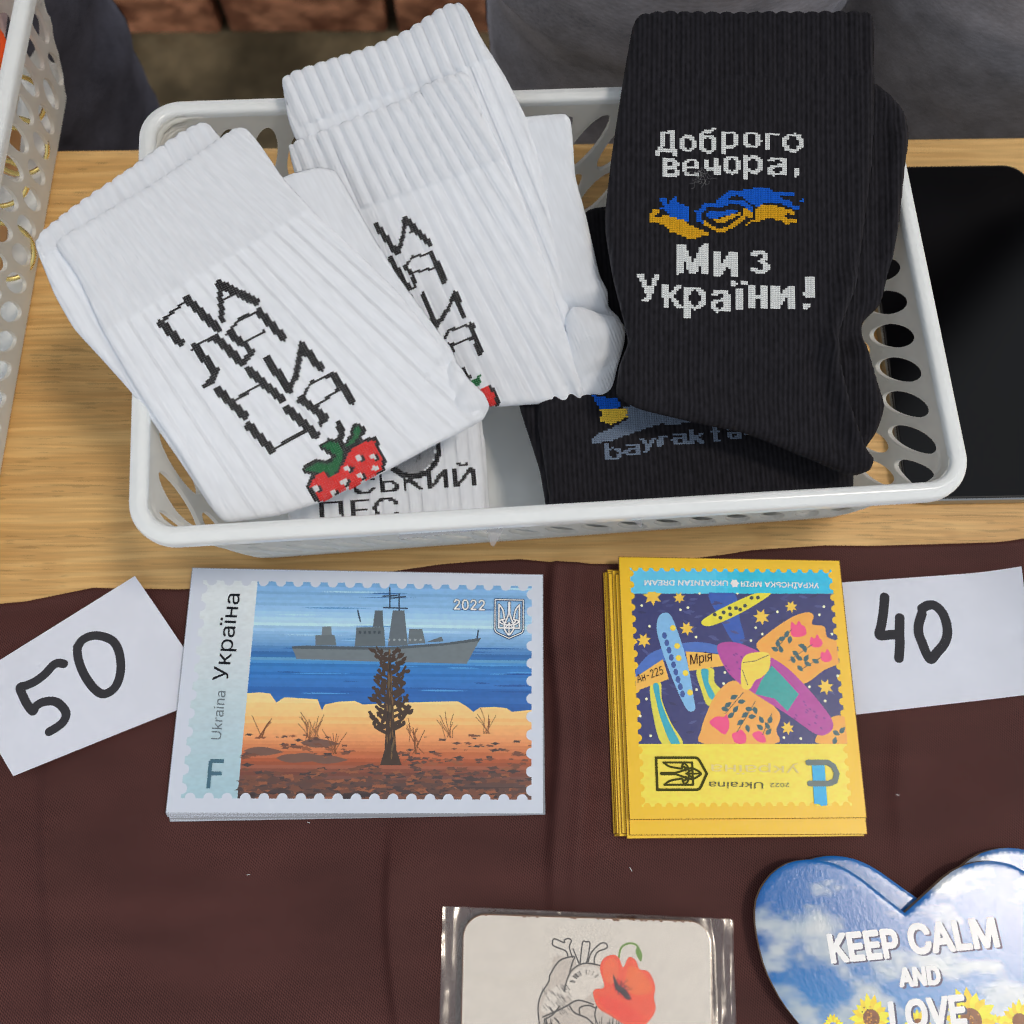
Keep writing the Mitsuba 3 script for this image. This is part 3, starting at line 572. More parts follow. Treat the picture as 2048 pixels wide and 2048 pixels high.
ZBK = (1100, 780, .2381); EP = lambda p: Ef.G(p, ZBK)
Ef.knit(ef, 'lettering', [dletter(*q, .0004, Ef, ZBK) for q in (('b', 452, 604, 476, 602), ('a', 614, 752, 474, 572), ('y', 752, 876, 434, 548), ('r', 892, 988, 414, 508), ('a', 1010, 1142, 384, 482), ('k', 1150, 1296, 352, 472), ('t', 1332, 1422, 344, 458), ('a', 1468, 1590, 340, 432), ('r', 1612, 1700, 312, 410))], 'yarn_steel')
Ef.knit(ef, 'aircraft', [EP([(345, 478), (338, 446), (400, 390), (500, 345), (648, 268), (600, 165), (700, 150), (900, 200), (1180, 296), (1020, 318), (920, 310), (720, 372), (500, 452)])], 'yarn_steel')
Ef.knit(ef, 'blue_patch', [EP([(340, 70), (560, 100), (602, 172), (412, 182)])], 'yarn_blue')
Ef.knit(ef, 'yellow_patch', [EP([(412, 186), (636, 178), (655, 240), (560, 290), (500, 316), (408, 278), (430, 230)])], 'yarn_yellow')

# ---------------------------------------------------------------- smartphone under the basket's right rim
PZ = .0086
pc = at([(1817, 330), (2064, 332), (1788, 1000)], PZ)
ph = thing('smartphone', 'black smartphone lying screen up on the table beside the basket', 'phone')
pts = at([(1804, 327), (2064, 329)], PZ); pw = .0805; plen = .1672
c0 = np.array([pts[1][0] - pw / 2, pts[1][1] - plen / 2])
def slab(w, l, r, z0, z1, e):
    pl = box(-w / 2 + r, -l / 2 + r, w / 2 - r, l / 2 - r).buffer(r, 10)
    return m3.Manifold.batch_hull([m3.Manifold.extrude(m3.CrossSection([np.array(pl.buffer(-q).exterior.coords)[:-1][::-1]]), h).translate([0, 0, b]) for q, b, h in ((e, z0, z1 - z0), (0, z0 + e, z1 - z0 - 2 * e))])
scene['screen_glass'] = two({'type': 'roughplastic', 'diffuse_reflectance': rgb((6, 6, 8)), 'alpha': .03, 'int_ior': 1.33})
scene['phone_frame'] = two(prin((150, 156, 160), .3, metallic=.9))
scene['phone_black'] = two(prin((16, 16, 18), .35))
PT = T().translate([c0[0], c0[1], 0]).rotate([0, 0, 1], 1.0)
add('frame', man(slab(pw, plen, .0125, 0, .0080, .0016)), 'phone_frame', ph, smooth=40, to_world=PT)
add('screen', man(slab(pw - .0022, plen - .0022, .0118, .0078, PZ, .0004)), 'screen_glass', ph, smooth=25, to_world=PT)
add('bezel', man(slab(pw - .0009, plen - .0009, .0122, .0072, .0083, .0004)), 'phone_black', ph, smooth=40, to_world=PT)

# ---------------------------------------------------------------- handwritten price papers
def price_paper(name, label, corners, zone, zf, strokes, w, mark):
    k = thing(name, label, 'price tag')
    c = at(zoomed(corners, zone), .002)[:, :2]; n = 40
    a, b = np.meshgrid(np.linspace(0, 1, n), np.linspace(0, 1, n)); a, b = a[..., None], b[..., None]
    g = c[0] * (1 - a) * (1 - b) + c[1] * a * (1 - b) + c[2] * a * b + c[3] * (1 - a) * b
    z = zf(a[..., 0], b[..., 0])
    i = (np.arange(n - 1)[:, None] * n + np.arange(n - 1)).ravel(); f = np.vstack([np.c_[i, i + 1, i + n + 1], np.c_[i, i + n + 1, i + n]])
    v = np.dstack([g, z]).reshape(-1, 3)
    edge = np.r_[0:n, np.arange(1, n) * n + n - 1, np.arange(n * n - 2, n * (n - 1) - 1, -1), np.arange(n - 2, 0, -1) * n]
    lo = v.copy(); lo[:, 2] -= .00014; e2 = np.roll(edge, -1)
    side = np.vstack([np.c_[edge, edge + n * n, e2], np.c_[e2, edge + n * n, e2 + n * n]])
    add('sheet', (np.vstack([v, lo]), np.vstack([f, f[:, ::-1] + n * n, side])), 'paper', k, smooth=35)
    from scipy.interpolate import LinearNDInterpolator
    zi = LinearNDInterpolator(v[:, :2], v[:, 2])
    for nm, st in strokes:
        pr = Print(.00012, zf=lambda x, y: np.nan_to_num(zi(x, y), nan=.002), maxedge=.003)
        pr.put([spline(on(s, zone, .002), w, 1) for s in st], (52, 52, 56)); pr.build(nm, k, 'ink_matte')
    return k
price_paper('price_paper', 'white paper slip handwritten with the number 50, tilted beside the white card stack', [(-352, 1082), (1245, 120), (1939, 1171), (155, 1900)], Z50,
            lambda a, b: .0030 + .0035 * (1 - b) ** 3 * a + .0012 * np.sin(a * 3) * b + .0025 * (1 - a) ** 2 * b, [
    ('digit', [[(592, 895), (540, 888), (490, 915), (420, 990), (330, 1055), (250, 1090), (200, 1105), (222, 1170), (262, 1250), (318, 1318), (345, 1275), (400, 1240), (490, 1228), (560, 1258), (616, 1335), (595, 1410), (540, 1460), (470, 1502)]]),
    ('digit', [[(715, 745), (765, 680), (850, 645), (940, 650), (1030, 690), (1080, 770), (1100, 880), (1095, 990), (1060, 1090), (1000, 1148), (930, 1162), (850, 1100), (770, 980), (725, 860), (715, 770), (730, 725)]])], .0036, None)
price_paper('price_paper', 'white paper slip handwritten with the number 40, poking out from under the yellow stack', [(-170, 428), (1660, 300), (1812, 1498), (-60, 1712)], Z40,
            lambda a, b: .0032 + .0075 * np.clip((a - .72) / .28, 0, 1) ** 2 * (1 - .6 * b) + .0006 * np.sin(b * 5) - .0012 * np.exp(-((b - .52) / .08) ** 2 - ((a - .97) / .06) ** 2), [
    ('digit', [[(418, 560), (405, 700), (385, 830), (368, 925), (470, 922), (560, 920)], [(562, 760), (560, 900), (565, 1010), (558, 1145)]]),
    ('digit', [[(775, 672), (830, 640), (900, 642), (970, 710), (1010, 810), (1020, 920), (990, 1010), (925, 1090), (868, 1155), (820, 1095), (780, 1000), (745, 910), (745, 820), (775, 720)]])], .0040, None)

# ---------------------------------------------------------------- stacks of postcards
def sheet_mesh(corners, z, t, curl=0.0):
    m = m3.Manifold.extrude(m3.CrossSection([np.asarray(corners)[::-1]]), t)
    if m.volume() <= 0: m = m3.Manifold.extrude(m3.CrossSection([np.asarray(corners)]), t)
    return man(m.translate([0, 0, z]))
def edge_shade(corners, z, t, parent, col, w=.00022):  # thin dark frame painting the contact shadow line along a card border
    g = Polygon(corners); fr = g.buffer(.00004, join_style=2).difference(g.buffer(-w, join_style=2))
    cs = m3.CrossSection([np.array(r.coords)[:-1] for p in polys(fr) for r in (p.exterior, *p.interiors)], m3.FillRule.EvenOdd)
    add('edge_shade', man(m3.Manifold.extrude(cs, t * .9).translate([0, 0, z + t * .05 + t * .12])), col, parent)
scene['shade_grey'] = two(prin((150, 154, 162), .8)); scene['shade_brown'] = two(prin((128, 88, 22), .8))  # shadow line colours for the white and the yellow cards
def stamp_shape(c, nx, ny, r):
    """a perforated stamp outline: corners c (top left, top right, bottom right, bottom left)"""
    c = np.asarray(c); g = Polygon(c).buffer(0); cut = []
    for a, b, n in ((0, 1, nx), (1, 2, ny), (2, 3, nx), (3, 0, ny)):
        for i in range(n): cut.append(Point(*(c[a] + (c[b] - c[a]) * (i + .5) / n)).buffer(r, 8))
    return g.difference(unary_union(cut))
def quad_bands(c, cols, n, t0=0., t1=1.):
    """n bands across the quadrilateral c from top (t0) to bottom (t1) through the given (t, colour) stops"""
    c = np.asarray(c); out = []; ts = [s[0] for s in cols]; cc = np.array([s[1] for s in cols], float)
    for i in range(n):
        a, b = t0 + (t1 - t0) * i / n, t0 + (t1 - t0) * (i + 1) / n; m = (a + b) / 2
        col = [np.interp(m, ts, cc[:, j]) for j in range(3)]
        L = lambda t: c[0] + (c[3] - c[0]) * t; R = lambda t: c[1] + (c[2] - c[1]) * t
        out.append((Polygon([L(a), R(a), R(b), L(b)]), col))
    return out
def trident(o, ex, ey, lw):
    """the small three-pronged coat of arms: x to the right, y down, in units of half the shield's width"""
    o, ex, ey = (np.asarray(q, float) for q in (o, ex, ey)); Mx = lambda p: [o + ex * x + ey * y for x, y in p]
    k = np.linalg.norm(ex); s = lambda p, w=1.: stroke(Mx(p), lw * w, 2)
    out = [s([(-.70, -.78), (-.70, .82), (.70, .82), (.70, -.78)]), stroke(catmull(Mx([(0, -.95), (0, -.3), (-.12, .1), (-.30, .55), (-.32, .85), (-.15, 1.15), (0, 1.28), (.15, 1.15), (.32, .85), (.30, .55), (.12, .1), (0, -.3)])), lw), s([(0, -.95), (0, -.1)], 1.6), s([(0, .5), (0, 1.25)], .8)]
    for q in (-1, 1):
        out += [stroke(catmull(Mx([(q * .70, -.78), (q * .45, -.45), (q * .34, .05), (q * .32, .22), (q * .45, .28), (q * .34, .46), (q * .2, .44)])), lw), s([(q * .70, .34), (q * .44, .24)]), stroke(catmull(Mx([(q * .68, .36), (q * .45, .55), (0, .62)])), lw * .9), stroke(catmull(Mx([(q * .3, .82), (q * .1, .62), (0, .45)])), lw * .8)]
    return out
def shield(o, ex, ey):
    o, ex, ey = (np.asarray(q, float) for q in (o, ex, ey))
    return Polygon([o + ex * x + ey * y for x, y in ((-1, -1.15), (1, -1.15), (1, .95), (.92, 1.12), (.75, 1.22), (0, 1.55), (-.75, 1.22), (-.92, 1.12), (-1, .95))])

WT = .0062                                                          # top of the white stack
wc = on([(135, 38), (1873, 72), (1875, 1258), (3, 1255)], ZW, WT)
r3 = np.random.default_rng(11)
n_w = 10; th_w = .00034; z = WT - th_w
for i in range(n_w):
    if i == 0:
        top_card = thing('postcard', 'top card of the white stack, printed with a seascape stamp', 'postcard', 'white stack of postcards')
        add('sheet', sheet_mesh(wc, z, th_w), 'card_white', top_card); edge_shade(wc, z, th_w, top_card, 'shade_grey')
    else:
        sh = np.array([.0001 + .00010 * i + r3.normal(0, .0002), -.0002 + r3.normal(0, .0001)]); an = r3.normal(0, .0012) + .0022 * i
        cen = wc[2]; R = np.array([[math.cos(an), -math.sin(an)], [math.sin(an), math.cos(an)]])
        k = thing('postcard', 'white postcard under the seascape card, only its edge showing', 'postcard', 'cards under the seascape card')
        q = (wc - cen) @ R.T + cen + sh; add('sheet', sheet_mesh(q, z, th_w - .00004), 'card_white', k); edge_shade(q, z, th_w - .00004, k, 'shade_grey')
    z -= th_w + .00014

sc = on([(190, 100), (1817, 130), (1815, 1188), (78, 1180)], ZW, WT)
stamp = stamp_shape(sc, 19, 12, .00215)
pr = Print(WT + 2e-5)
W = lambda p: on(p, ZW, WT); WP = lambda p: Polygon(W(p)).buffer(0)
strip = [(190, 95), (460, 98), (358, 1190), (70, 1190)]
for g, c in quad_bands(W(strip), [(0, (196, 204, 208)), (.35, (182, 192, 198)), (.6, (166, 184, 192)), (1, (146, 176, 188))], 30): pr.put(g, c, stamp)
pic = W([(460, 98), (1830, 124), (1830, 1195), (358, 1190)])
stops = [(0, (104, 150, 196)), (.08, (120, 164, 206)), (.16, (134, 176, 214)), (.2, (164, 198, 222)), (.24, (130, 170, 208)), (.29, (104, 148, 192)), (.33, (58, 108, 164)), (.365, (40, 96, 156)), (.375, (120, 176, 208)), (.385, (52, 116, 178)), (.43, (44, 108, 176)), (.52, (38, 92, 160)), (.6, (34, 84, 150))]
r4 = np.random.default_rng(4)
for i, (g, c) in enumerate(quad_bands(pic, stops, 46, 0, .62)): pr.put(g, np.clip(np.array(c) + r4.normal(0, 5), 0, 255), stamp)
sand = [(402, 660), (470, 656), (522, 662), (552, 706), (592, 680), (690, 686), (756, 690), (766, 716), (778, 746), (792, 716), (860, 702), (940, 698), (980, 716), (1060, 712), (1200, 706), (1310, 703), (1450, 700), (1490, 722), (1528, 752), (1562, 730), (1640, 728), (1692, 734), (1718, 752), (1840, 740), (1840, 1200), (355, 1200)]
shore = WP(sand)
sstops = [(.5, (230, 194, 138)), (.58, (228, 184, 122)), (.66, (218, 164, 104)), (.74, (200, 130, 84)), (.82, (160, 84, 54)), (.88, (112, 66, 54)), (.94, (72, 54, 52)), (1, (54, 46, 48))]
land = Print(WT + 5e-5)
for g, c in quad_bands(pic, sstops, 34, .48, 1.0): land.put(g, np.clip(np.array(c) + r4.normal(0, 4), 0, 255), shore.intersection(stamp))
# streaks on sky and sea, dark drifts and dry grass on the shore
pr.layer()
for i in range(46):
    x, y = r4.uniform(440, 1750), r4.choice([r4.uniform(140, 480), r4.uniform(520, 660)]); L = r4.uniform(60, 380)
    pr.put(leaf(*W([(x, y), (x + L, y + 3)]), r4.uniform(.0002, .0007)), [(160, 198, 224), (70, 126, 182), (130, 176, 212), (36, 90, 150)][r4.integers(4)] if y < 480 else [(70, 134, 192), (28, 76, 140)][r4.integers(2)], stamp.difference(shore))
land.layer()
drift = [[] for _ in range(4)]
for i in range(900):
    x, y = r4.uniform(380, 1815), 1192 - 330 * r4.random() ** 1.6; dens = (y - 860) / 330
    if meshkit.fbm(np.array([[x / 130, y / 40, 0]]), 3, 8)[0] < .36 + .34 * dens: drift[r4.integers(4)].append(affinity.scale(star(W([(x, y)])[0], r4.uniform(.0005, .0013) * (.7 + .8 * dens), 4, .55, r4.uniform(0, 6)), 2.2, .7))
for d_, c_ in zip(drift, ((104, 66, 52), (84, 60, 54), (132, 80, 56), (64, 52, 52))): land.put(unary_union(d_), c_, stamp)
for x, y in ((480, 945), (640, 980), (760, 905), (800, 985), (700, 975)): land.put(leaf(*W([(x - 90, y), (x + 110, y + 6)]), .0035), (104, 76, 66), stamp)
land.layer()
for x0, y0 in ((470, 880), (720, 890), (740, 880), (840, 960), (1240, 960), (1225, 900), (1400, 880), (1600, 860)):
    for j in range(7):
        a = r4.normal(0, .45); h = r4.uniform(60, 130); land.put(stroke(W([(x0 + r4.normal(0, 14), y0), (x0 + h * math.sin(a) * .5, y0 - h * .6), (x0 + h * math.sin(a), y0 - h)]), .00028), (110, 66, 40), stamp)
# a plain grey freighter on the horizon and a dark cypress on the shore
pr.layer(); pr.layer()
pr.put(WP([(628, 428), (700, 424), (1100, 432), (1380, 412), (1566, 386), (1540, 430), (1494, 514), (1000, 502), (652, 490)]), (98, 108, 114), stamp)
pr.layer()
pr.put(WP([(628, 428), (700, 424), (1100, 432), (1380, 412), (1566, 386), (1556, 402), (1380, 424), (1100, 446), (632, 440)]), (70, 80, 88), stamp)
for q, c in (([(745, 424), (745, 372), (840, 372), (850, 424)], (90, 100, 106)), ([(940, 428), (948, 334), (1085, 332), (1092, 428)], (84, 94, 100)), ([(1104, 428), (1128, 250), (1186, 250), (1204, 424)], (86, 96, 104)), ([(1204, 418), (1210, 342), (1275, 342), (1290, 412)], (92, 102, 108)), ([(1290, 408), (1370, 380), (1380, 404)], (84, 94, 102)),
             ([(776, 372), (780, 330), (824, 330), (826, 372)], (100, 110, 116)), ([(1030, 332), (1040, 250), (1078, 250), (1082, 332)], (78, 88, 96))): pr.put(WP(q), c, stamp)
pr.layer()
for q in ([(1114, 138), (1114, 236)], [(1160, 250), (1160, 168)], [(1080, 180), (1150, 176)], [(1084, 236), (1200, 240)], [(1546, 390), (1552, 350)], [(955, 250), (968, 304)], [(1114, 190), (1190, 182)]): pr.put(stroke(W(q), .0006), (40, 58, 78), stamp)
for x in range(960, 1080, 24): pr.put(WP([(x, 352), (x + 12, 352), (x + 12, 366), (x, 366)]), (52, 62, 72), stamp)
for x in range(1110, 1290, 26): pr.put(Point(*W([(x, 396)])[0]).buffer(.0005), (132, 142, 146), stamp)
land.layer(); land.layer()
tree = [WP([(1066, 1016), (1088, 940), (1094, 820), (1098, 640), (1108, 440), (1116, 440), (1128, 640), (1138, 820), (1146, 940), (1172, 1016)])]
for i in range(26):
    y = 860 - i * 15.5; s_ = 1 if i % 2 else -1; L_ = r4.uniform(50, 100) * (1 - .45 * i / 26); x0 = 1114 + s_ * 8; e = (x0 + s_ * L_, y - L_ * r4.uniform(.5, 1.1)); tree.append(spline(W([(x0, y), (x0 + s_ * L_ * .55, y - L_ * .25), e]), .0013 - .00002 * i))
    for q in range(5): t = r4.uniform(.3, 1.1); c_ = (x0 + s_ * L_ * t, y - L_ * .55 * t); tree.append(leaf(*W([c_, (c_[0] + r4.normal(0, 22), c_[1] - r4.uniform(6, 34))]), .0017))
land.put(tree, (60, 46, 38), stamp); land.layer()
for i in range(40):
    y = r4.uniform(460, 1000); w_ = np.interp(y, [440, 1016], [3, 40]); x = 1114 + r4.uniform(-.7, .8) * w_
    land.put(leaf(*W([(x, y), (x + r4.normal(0, 3), y - 46)]), .0006), [(104, 78, 50), (88, 74, 52), (44, 36, 34)][r4.integers(3)], unary_union(tree))
pr.build('seascape_print', top_card); land.build('shore_print', top_card)
txt = Print(WT + 4e-4)
ZL = (380, 1160, .22764)
WL = lambda p: on(p, ZL, WT)
def ltext(t, a, b, c, col, bold=False):
    a, b, c = WL([a, b, c]); q = Print(WT + 4e-4); q.put(write(t, a, b, c - a, bold), col, stamp); q.build('lettering', top_card, 'ink_matte')
ltext('Україна', (334, 886), (440, 124), (198, 880), (22, 26, 32))
ltext('Ukraina', (272, 1404), (314, 978), (186, 1398), (96, 108, 116))
txt.put(unary_union([stroke(WL([(162, 1832), (184, 1590)]), .0015, 2).intersection(stamp), stroke(WL([(180, 1590), (300, 1592)]), .0015, 2), stroke(WL([(176, 1700), (280, 1700)]), .0015, 2)]), (70, 100, 116))
txt.build('denomination', top_card, 'ink_matte'); txt = Print(WT + 4e-4)
yr = write('2022', *W([(1432, 246), (1584, 250)]), (W([(1432, 196)]) - W([(1432, 246)]))[0])
txt.layer(); txt.put(yr.buffer(.00028), (34, 64, 98)); txt.layer(); txt.put(yr.buffer(.00006), (236, 242, 244))
txt.build('lettering', top_card, 'ink_matte')
emb = Print(WT + 4e-4)
ZE = (960, 1180, .067288)
o, a, b = on([(866, 780), (1300, 790), (862, 1215)], ZE, WT); ex, ey = a - o, b - o
sh_ = shield(o, ex, ey)
emb.layer(); emb.put(sh_.buffer(.0003).difference(sh_.buffer(-.00075)), (28, 52, 84)); emb.layer(); emb.put(sh_.buffer(-.00002).difference(sh_.buffer(-.0004)), (214, 230, 238))
td = unary_union(trident(o, ex, ey * 1.0, .00062)); emb.put(td.buffer(.00022), (24, 46, 78)); emb.layer(); emb.put(td, (240, 246, 248))
emb.build('emblem', top_card, 'ink_matte')

YT = .0092
yc = on([(90, 44), (1563, 70), (1745, 1785), (163, 1797)], ZY, YT)
z = YT - .00042; n_y = 15
for i in range(n_y):
    if i == 0:
        ytop = thing('postcard', 'top card of the yellow stack, printed with an upside down starry stamp', 'postcard', 'yellow stack of postcards'); add('sheet', sheet_mesh(yc, z, .00042), 'card_yellow', ytop); edge_shade(yc, z, .00042, ytop, 'shade_brown')
    else:
        an = r3.normal(0, .003); cen = yc.mean(0); R = np.array([[math.cos(an), -math.sin(an)], [math.sin(an), math.cos(an)]])
        sh = np.array([-.0004 - .00034 * i + r3.normal(0, .0006), -.0006 + r3.normal(0, .0009)]) + (np.array([0, -.0058]) if i < 5 else np.array([-.0008, -.0050]))
        if i == 1: sh = np.array([.0002, -.0060])
        k = thing('postcard', 'second card of the yellow stack, slid out along the near edge' if i == 1 else 'yellow postcard lower in the yellow stack, only its edge showing', 'postcard', None if i == 1 else 'cards low in the yellow stack')
        q = (yc - cen) @ R.T + cen + sh; add('sheet', sheet_mesh(q, z, .00036), 'card_yellow', k); edge_shade(q, z, .00036, k, 'shade_brown')
    z -= .00042 + (.0007 if i == 0 else .00012)
yp = Print(YT + 2e-5); Y = lambda p: on(p, ZY, YT); YP = lambda p: Polygon(Y(p)).buffer(0); YB = lambda p: Polygon(catmull(Y(p), True, 4)).buffer(0)
ysc = Y([(165, 118), (1508, 132), (1645, 1702), (245, 1712)]); ystamp = stamp_shape(ysc, 19, 20, .00150)
yp.put(YP([(120, 1292), (1660, 1292), (1680, 1730), (200, 1730)]), (228, 196, 62), ystamp)
for g, c in [(Polygon(np.vstack([Y([(140 + 75 * i, 90), (215 + 75 * i, 92)]), Y([(215 + 75 * i, 292), (140 + 75 * i, 290)])])), [np.interp(i, [0, 7, 10, 18], q) for q in ((84, 70, 20, 14), (176, 180, 172, 170), (226, 220, 200, 208))]) for i in range(19)]: yp.put(g, c, ystamp)
yp.put(YP([(140, 276), (1530, 292), (1660, 1292), (180, 1292)]), (38, 44, 98), ystamp)
yp.layer(); navy = YP([(186, 278), (1508, 292), (1616, 1292), (218, 1292)])
for i in range(120):
    x, y = r4.uniform(190, 1560), r4.uniform(300, 1270); yp.put(leaf(*Y([(x, y), (x + 60, y + r4.normal(0, 20))]), .0011), [(30, 36, 84), (48, 56, 110), (58, 66, 120)][r4.integers(3)], navy)
yp.put(YB([(690, 285), (860, 285), (900, 470), (930, 600), (860, 620), (760, 450)]), (34, 76, 158), navy)
yp.layer()
for x, y, r in ((316, 308, .0013 * 10), (494, 318, .008), (545, 524, .0095), (258, 602, .0098), (1042, 446, .011), (1240, 378, .0085), (1470, 912, .0105), (1216, 1186, .0088)):
    yp.put(star(Y([(x, y)])[0], r * .32, 7, .52, .3), (236, 176, 62), navy)
for x, y in ((244, 370), (502, 398), (552, 384), (630, 290), (882, 288), (296, 508), (1148, 412), (1004, 518), (1428, 432), (1512, 560), (972, 604), (1362, 912), (1550, 838), (798, 816), (610, 930), (276, 992), (234, 1106), (304, 1238), (1192, 1250), (1304, 1256), (1466, 1006), (1458, 378), (1048, 560), (790, 890), (606, 580)): yp.put(Point(*Y([(x, y)])[0]).buffer(.00055), (240, 218, 180), navy)
# sash of ribbon, stems, leaves and tulips
yp.put(YB([(205, 800), (300, 690), (440, 640), (600, 612), (760, 640), (780, 690), (600, 680), (420, 730), (300, 790), (215, 850)]), (58, 96, 170), navy)
for q in ([(300, 900), (370, 880), (380, 1000), (440, 1150), (520, 1292), (380, 1292), (320, 1100)], [(610, 800), (720, 790), (730, 880), (790, 960), (690, 1040), (640, 930)]): yp.put(YB(q), (196, 190, 66), navy)
yp.layer(); yp.put(YB([(320, 900), (356, 895), (372, 1000), (420, 1130), (500, 1292), (440, 1292), (370, 1120), (340, 1000)]), (40, 150, 168), navy); yp.put(YB([(640, 800), (688, 800), (690, 880), (736, 980), (700, 990), (660, 900)]), (40, 150, 168), navy)
yp.put(YP([(200, 850), (385, 728), (425, 860), (205, 940)]), (232, 164, 70), navy); yp.put(YP([(536, 676), (640, 682), (760, 696), (800, 770), (560, 806)]), (232, 164, 70), navy)
yp.layer(); yp.put(YB([(1010, 650), (1080, 560), (1240, 450), (1350, 415), (1390, 440), (1380, 495), (1460, 510), (1480, 580), (1560, 620), (1575, 740), (1460, 800), (1310, 895), (1180, 800)]), (232, 148, 62), navy)
yp.put(YB([(850, 870), (980, 930), (1160, 1080), (1140, 1200), (1130, 1292), (660, 1292), (640, 1200), (680, 1080), (740, 960)]), (236, 150, 70), navy); yp.put(YB([(1500, 1120), (1590, 1110), (1620, 1200), (1610, 1290), (1420, 1290), (1410, 1240)]), (236, 150, 64), navy)
yp.layer(); yp.put(YB([(745, 650), (790, 615), (880, 618), (990, 660), (1180, 760), (1330, 900), (1480, 1080), (1520, 1170), (1480, 1225), (1400, 1225), (1220, 1100), (1000, 960), (860, 860), (790, 770)]), (158, 58, 138), navy)
yp.put(YB([(345, 540), (355, 450), (395, 418), (440, 440), (490, 560), (540, 720), (570, 860), (590, 980), (600, 1060), (560, 1075), (520, 1020), (450, 860), (390, 700)]), (112, 164, 206), navy)
yp.put(YB([(640, 480), (720, 420), (900, 330), (1020, 285), (1110, 288), (960, 390), (780, 480), (680, 508)]), (206, 196, 50), navy)
yp.layer()
for x, y in ((730, 430), (790, 416), (768, 452), (834, 430), (872, 388), (900, 398), (976, 320), (1018, 318), (932, 372), (830, 388)): yp.put(Point(*Y([(x, y)])[0]).buffer(.0008), (40, 52, 60), navy)
for i in range(9): t = i / 8; yp.put(affinity.scale(Point(*Y([(396 + 120 * t, 570 + 390 * t)])[0]).buffer(.0014), .7, 1), (44, 74, 140), navy)
for x, y in ((452, 520), (480, 640), (490, 720), (536, 820), (566, 950)): yp.put(Point(*Y([(x, y)])[0]).buffer(.0012), (222, 190, 60), navy)
yp.put(YP([(1040, 870), (1110, 770), (1180, 840), (1290, 960), (1215, 1075), (1130, 990), (1000, 960)]), (40, 142, 140), navy)
yp.put(YB([(915, 730), (960, 690), (1060, 680), (1100, 710), (1090, 800), (1040, 850), (1000, 870), (960, 930), (910, 910), (905, 820)]), (238, 190, 70), navy)
for q in ([(1240, 480), (1270, 500), (1290, 472), (1310, 500), (1330, 510), (1340, 560), (1290, 580), (1240, 566)], [(1370, 580), (1395, 590), (1412, 562), (1430, 590), (1448, 610), (1440, 640), (1400, 650), (1365, 632)], [(1440, 680), (1465, 684), (1478, 660), (1500, 690), (1510, 730), (1470, 748), (1436, 724)], [(695, 1150), (740, 1110), (790, 1112), (812, 1096), (828, 1170), (800, 1228), (750, 1200)], [(845, 1230), (880, 1210), (910, 1198), (940, 1240), (930, 1286), (870, 1286)], [(980, 1230), (1020, 1206), (1056, 1226), (1070, 1280), (1020, 1276)]): yp.put(YB(q), (218, 66, 116), navy)
yp.layer()
for x, y in ((1150, 620), (1180, 590), (1210, 560), (1130, 660), (1170, 660), (1230, 600), (1270, 690), (1310, 640), (1250, 730), (1290, 720), (1330, 660), (1350, 760), (1400, 740), (1300, 790), (1340, 720), (860, 980), (820, 1030), (870, 1060), (910, 1010), (840, 1100), (930, 1100), (960, 1060), (900, 1150), (980, 1110), (1000, 1070), (950, 1190), (1040, 1130), (1080, 1170), (1030, 1180), (1100, 1130), (1090, 1210), (1540, 1220), (1580, 1200), (1530, 1270), (800, 1060)):
    d_ = r4.normal(0, 1, 2); d_ *= 27 / np.linalg.norm(d_); yp.put(leaf(*Y([(x - d_[0], y - d_[1]), (x + d_[0], y + d_[1])]), .0019), (40, 78, 88), navy)
for i in range(60):
    t = r4.uniform(.1, .95); x, y = 800 + 640 * t + r4.normal(0, 55), 680 + 480 * t + r4.normal(0, 45)
    if not (900 < x < 1300 and 680 < y < 1080): yp.put(leaf(*Y([(x, y), (x + 20, y + 14)]), .0006), (112, 44, 128), YB([(745, 650), (790, 615), (880, 618), (990, 660), (1180, 760), (1330, 900), (1480, 1080), (1520, 1170), (1480, 1225), (1400, 1225), (1220, 1100), (1000, 960), (860, 860), (790, 770)]))
for q in ([(1240, 530), (1150, 650)], [(1380, 630), (1220, 740)], [(1440, 715), (1300, 800)], [(920, 950), (800, 1090)], [(1000, 1010), (880, 1210)], [(1110, 1090), (1050, 1230)], [(920, 750), (1000, 740), (1090, 700)], [(915, 800), (950, 900)]): yp.put(stroke(Y(q), .0003), (90, 60, 60), navy)
yp.build('starry_print', ytop)
yt = Print(YT + 4e-4)
def ytext(t, a, b, up, col, bold=False):
    a, b, c = Y([a, b, up]); q = Print(YT + 4e-4); q.put(write(t, a, b, c - a, bold), col); q.build('lettering', ytop, 'ink_matte')
ytext('УКРАЇНСЬКА МРІЯ', (1424, 222), (904, 210), (1424, 256), (232, 242, 246), True); ytext('UKRAINIAN DREAM', (818, 206), (262, 202), (818, 240), (232, 242, 246), True)
yt.put(star(Y([(862, 224)])[0], .0020, 6, .7), (236, 242, 244)); yt.build('flower_mark', ytop, 'ink_matte'); yt = Print(YT + 4e-4)
ytext('2022', (1226, 1552), (1100, 1552), (1226, 1580), (120, 118, 100)); ytext('Ukraina', (1052, 1548), (694, 1544), (1052, 1590), (96, 92, 70))
ytext('україна', (1290, 1440), (706, 1430), (1290, 1500), (208, 194, 130))
ytext('Ан-225', (218, 886), (390, 826), (206, 832), (60, 34, 40)); ytext('Мрія', (568, 766), (712, 738), (566, 700), (60, 34, 40))
yt.put(YP([(1376, 1425), (1460, 1425), (1480, 1700), (1440, 1706), (1425, 1692), (1392, 1690)]), (92, 172, 222)); yt.layer()
yt.put(unary_union([stroke(Y([(1352, 1416), (1480, 1416), (1520, 1440), (1542, 1490), (1530, 1540), (1490, 1556), (1364, 1556)]), .0022)]), (120, 128, 124))
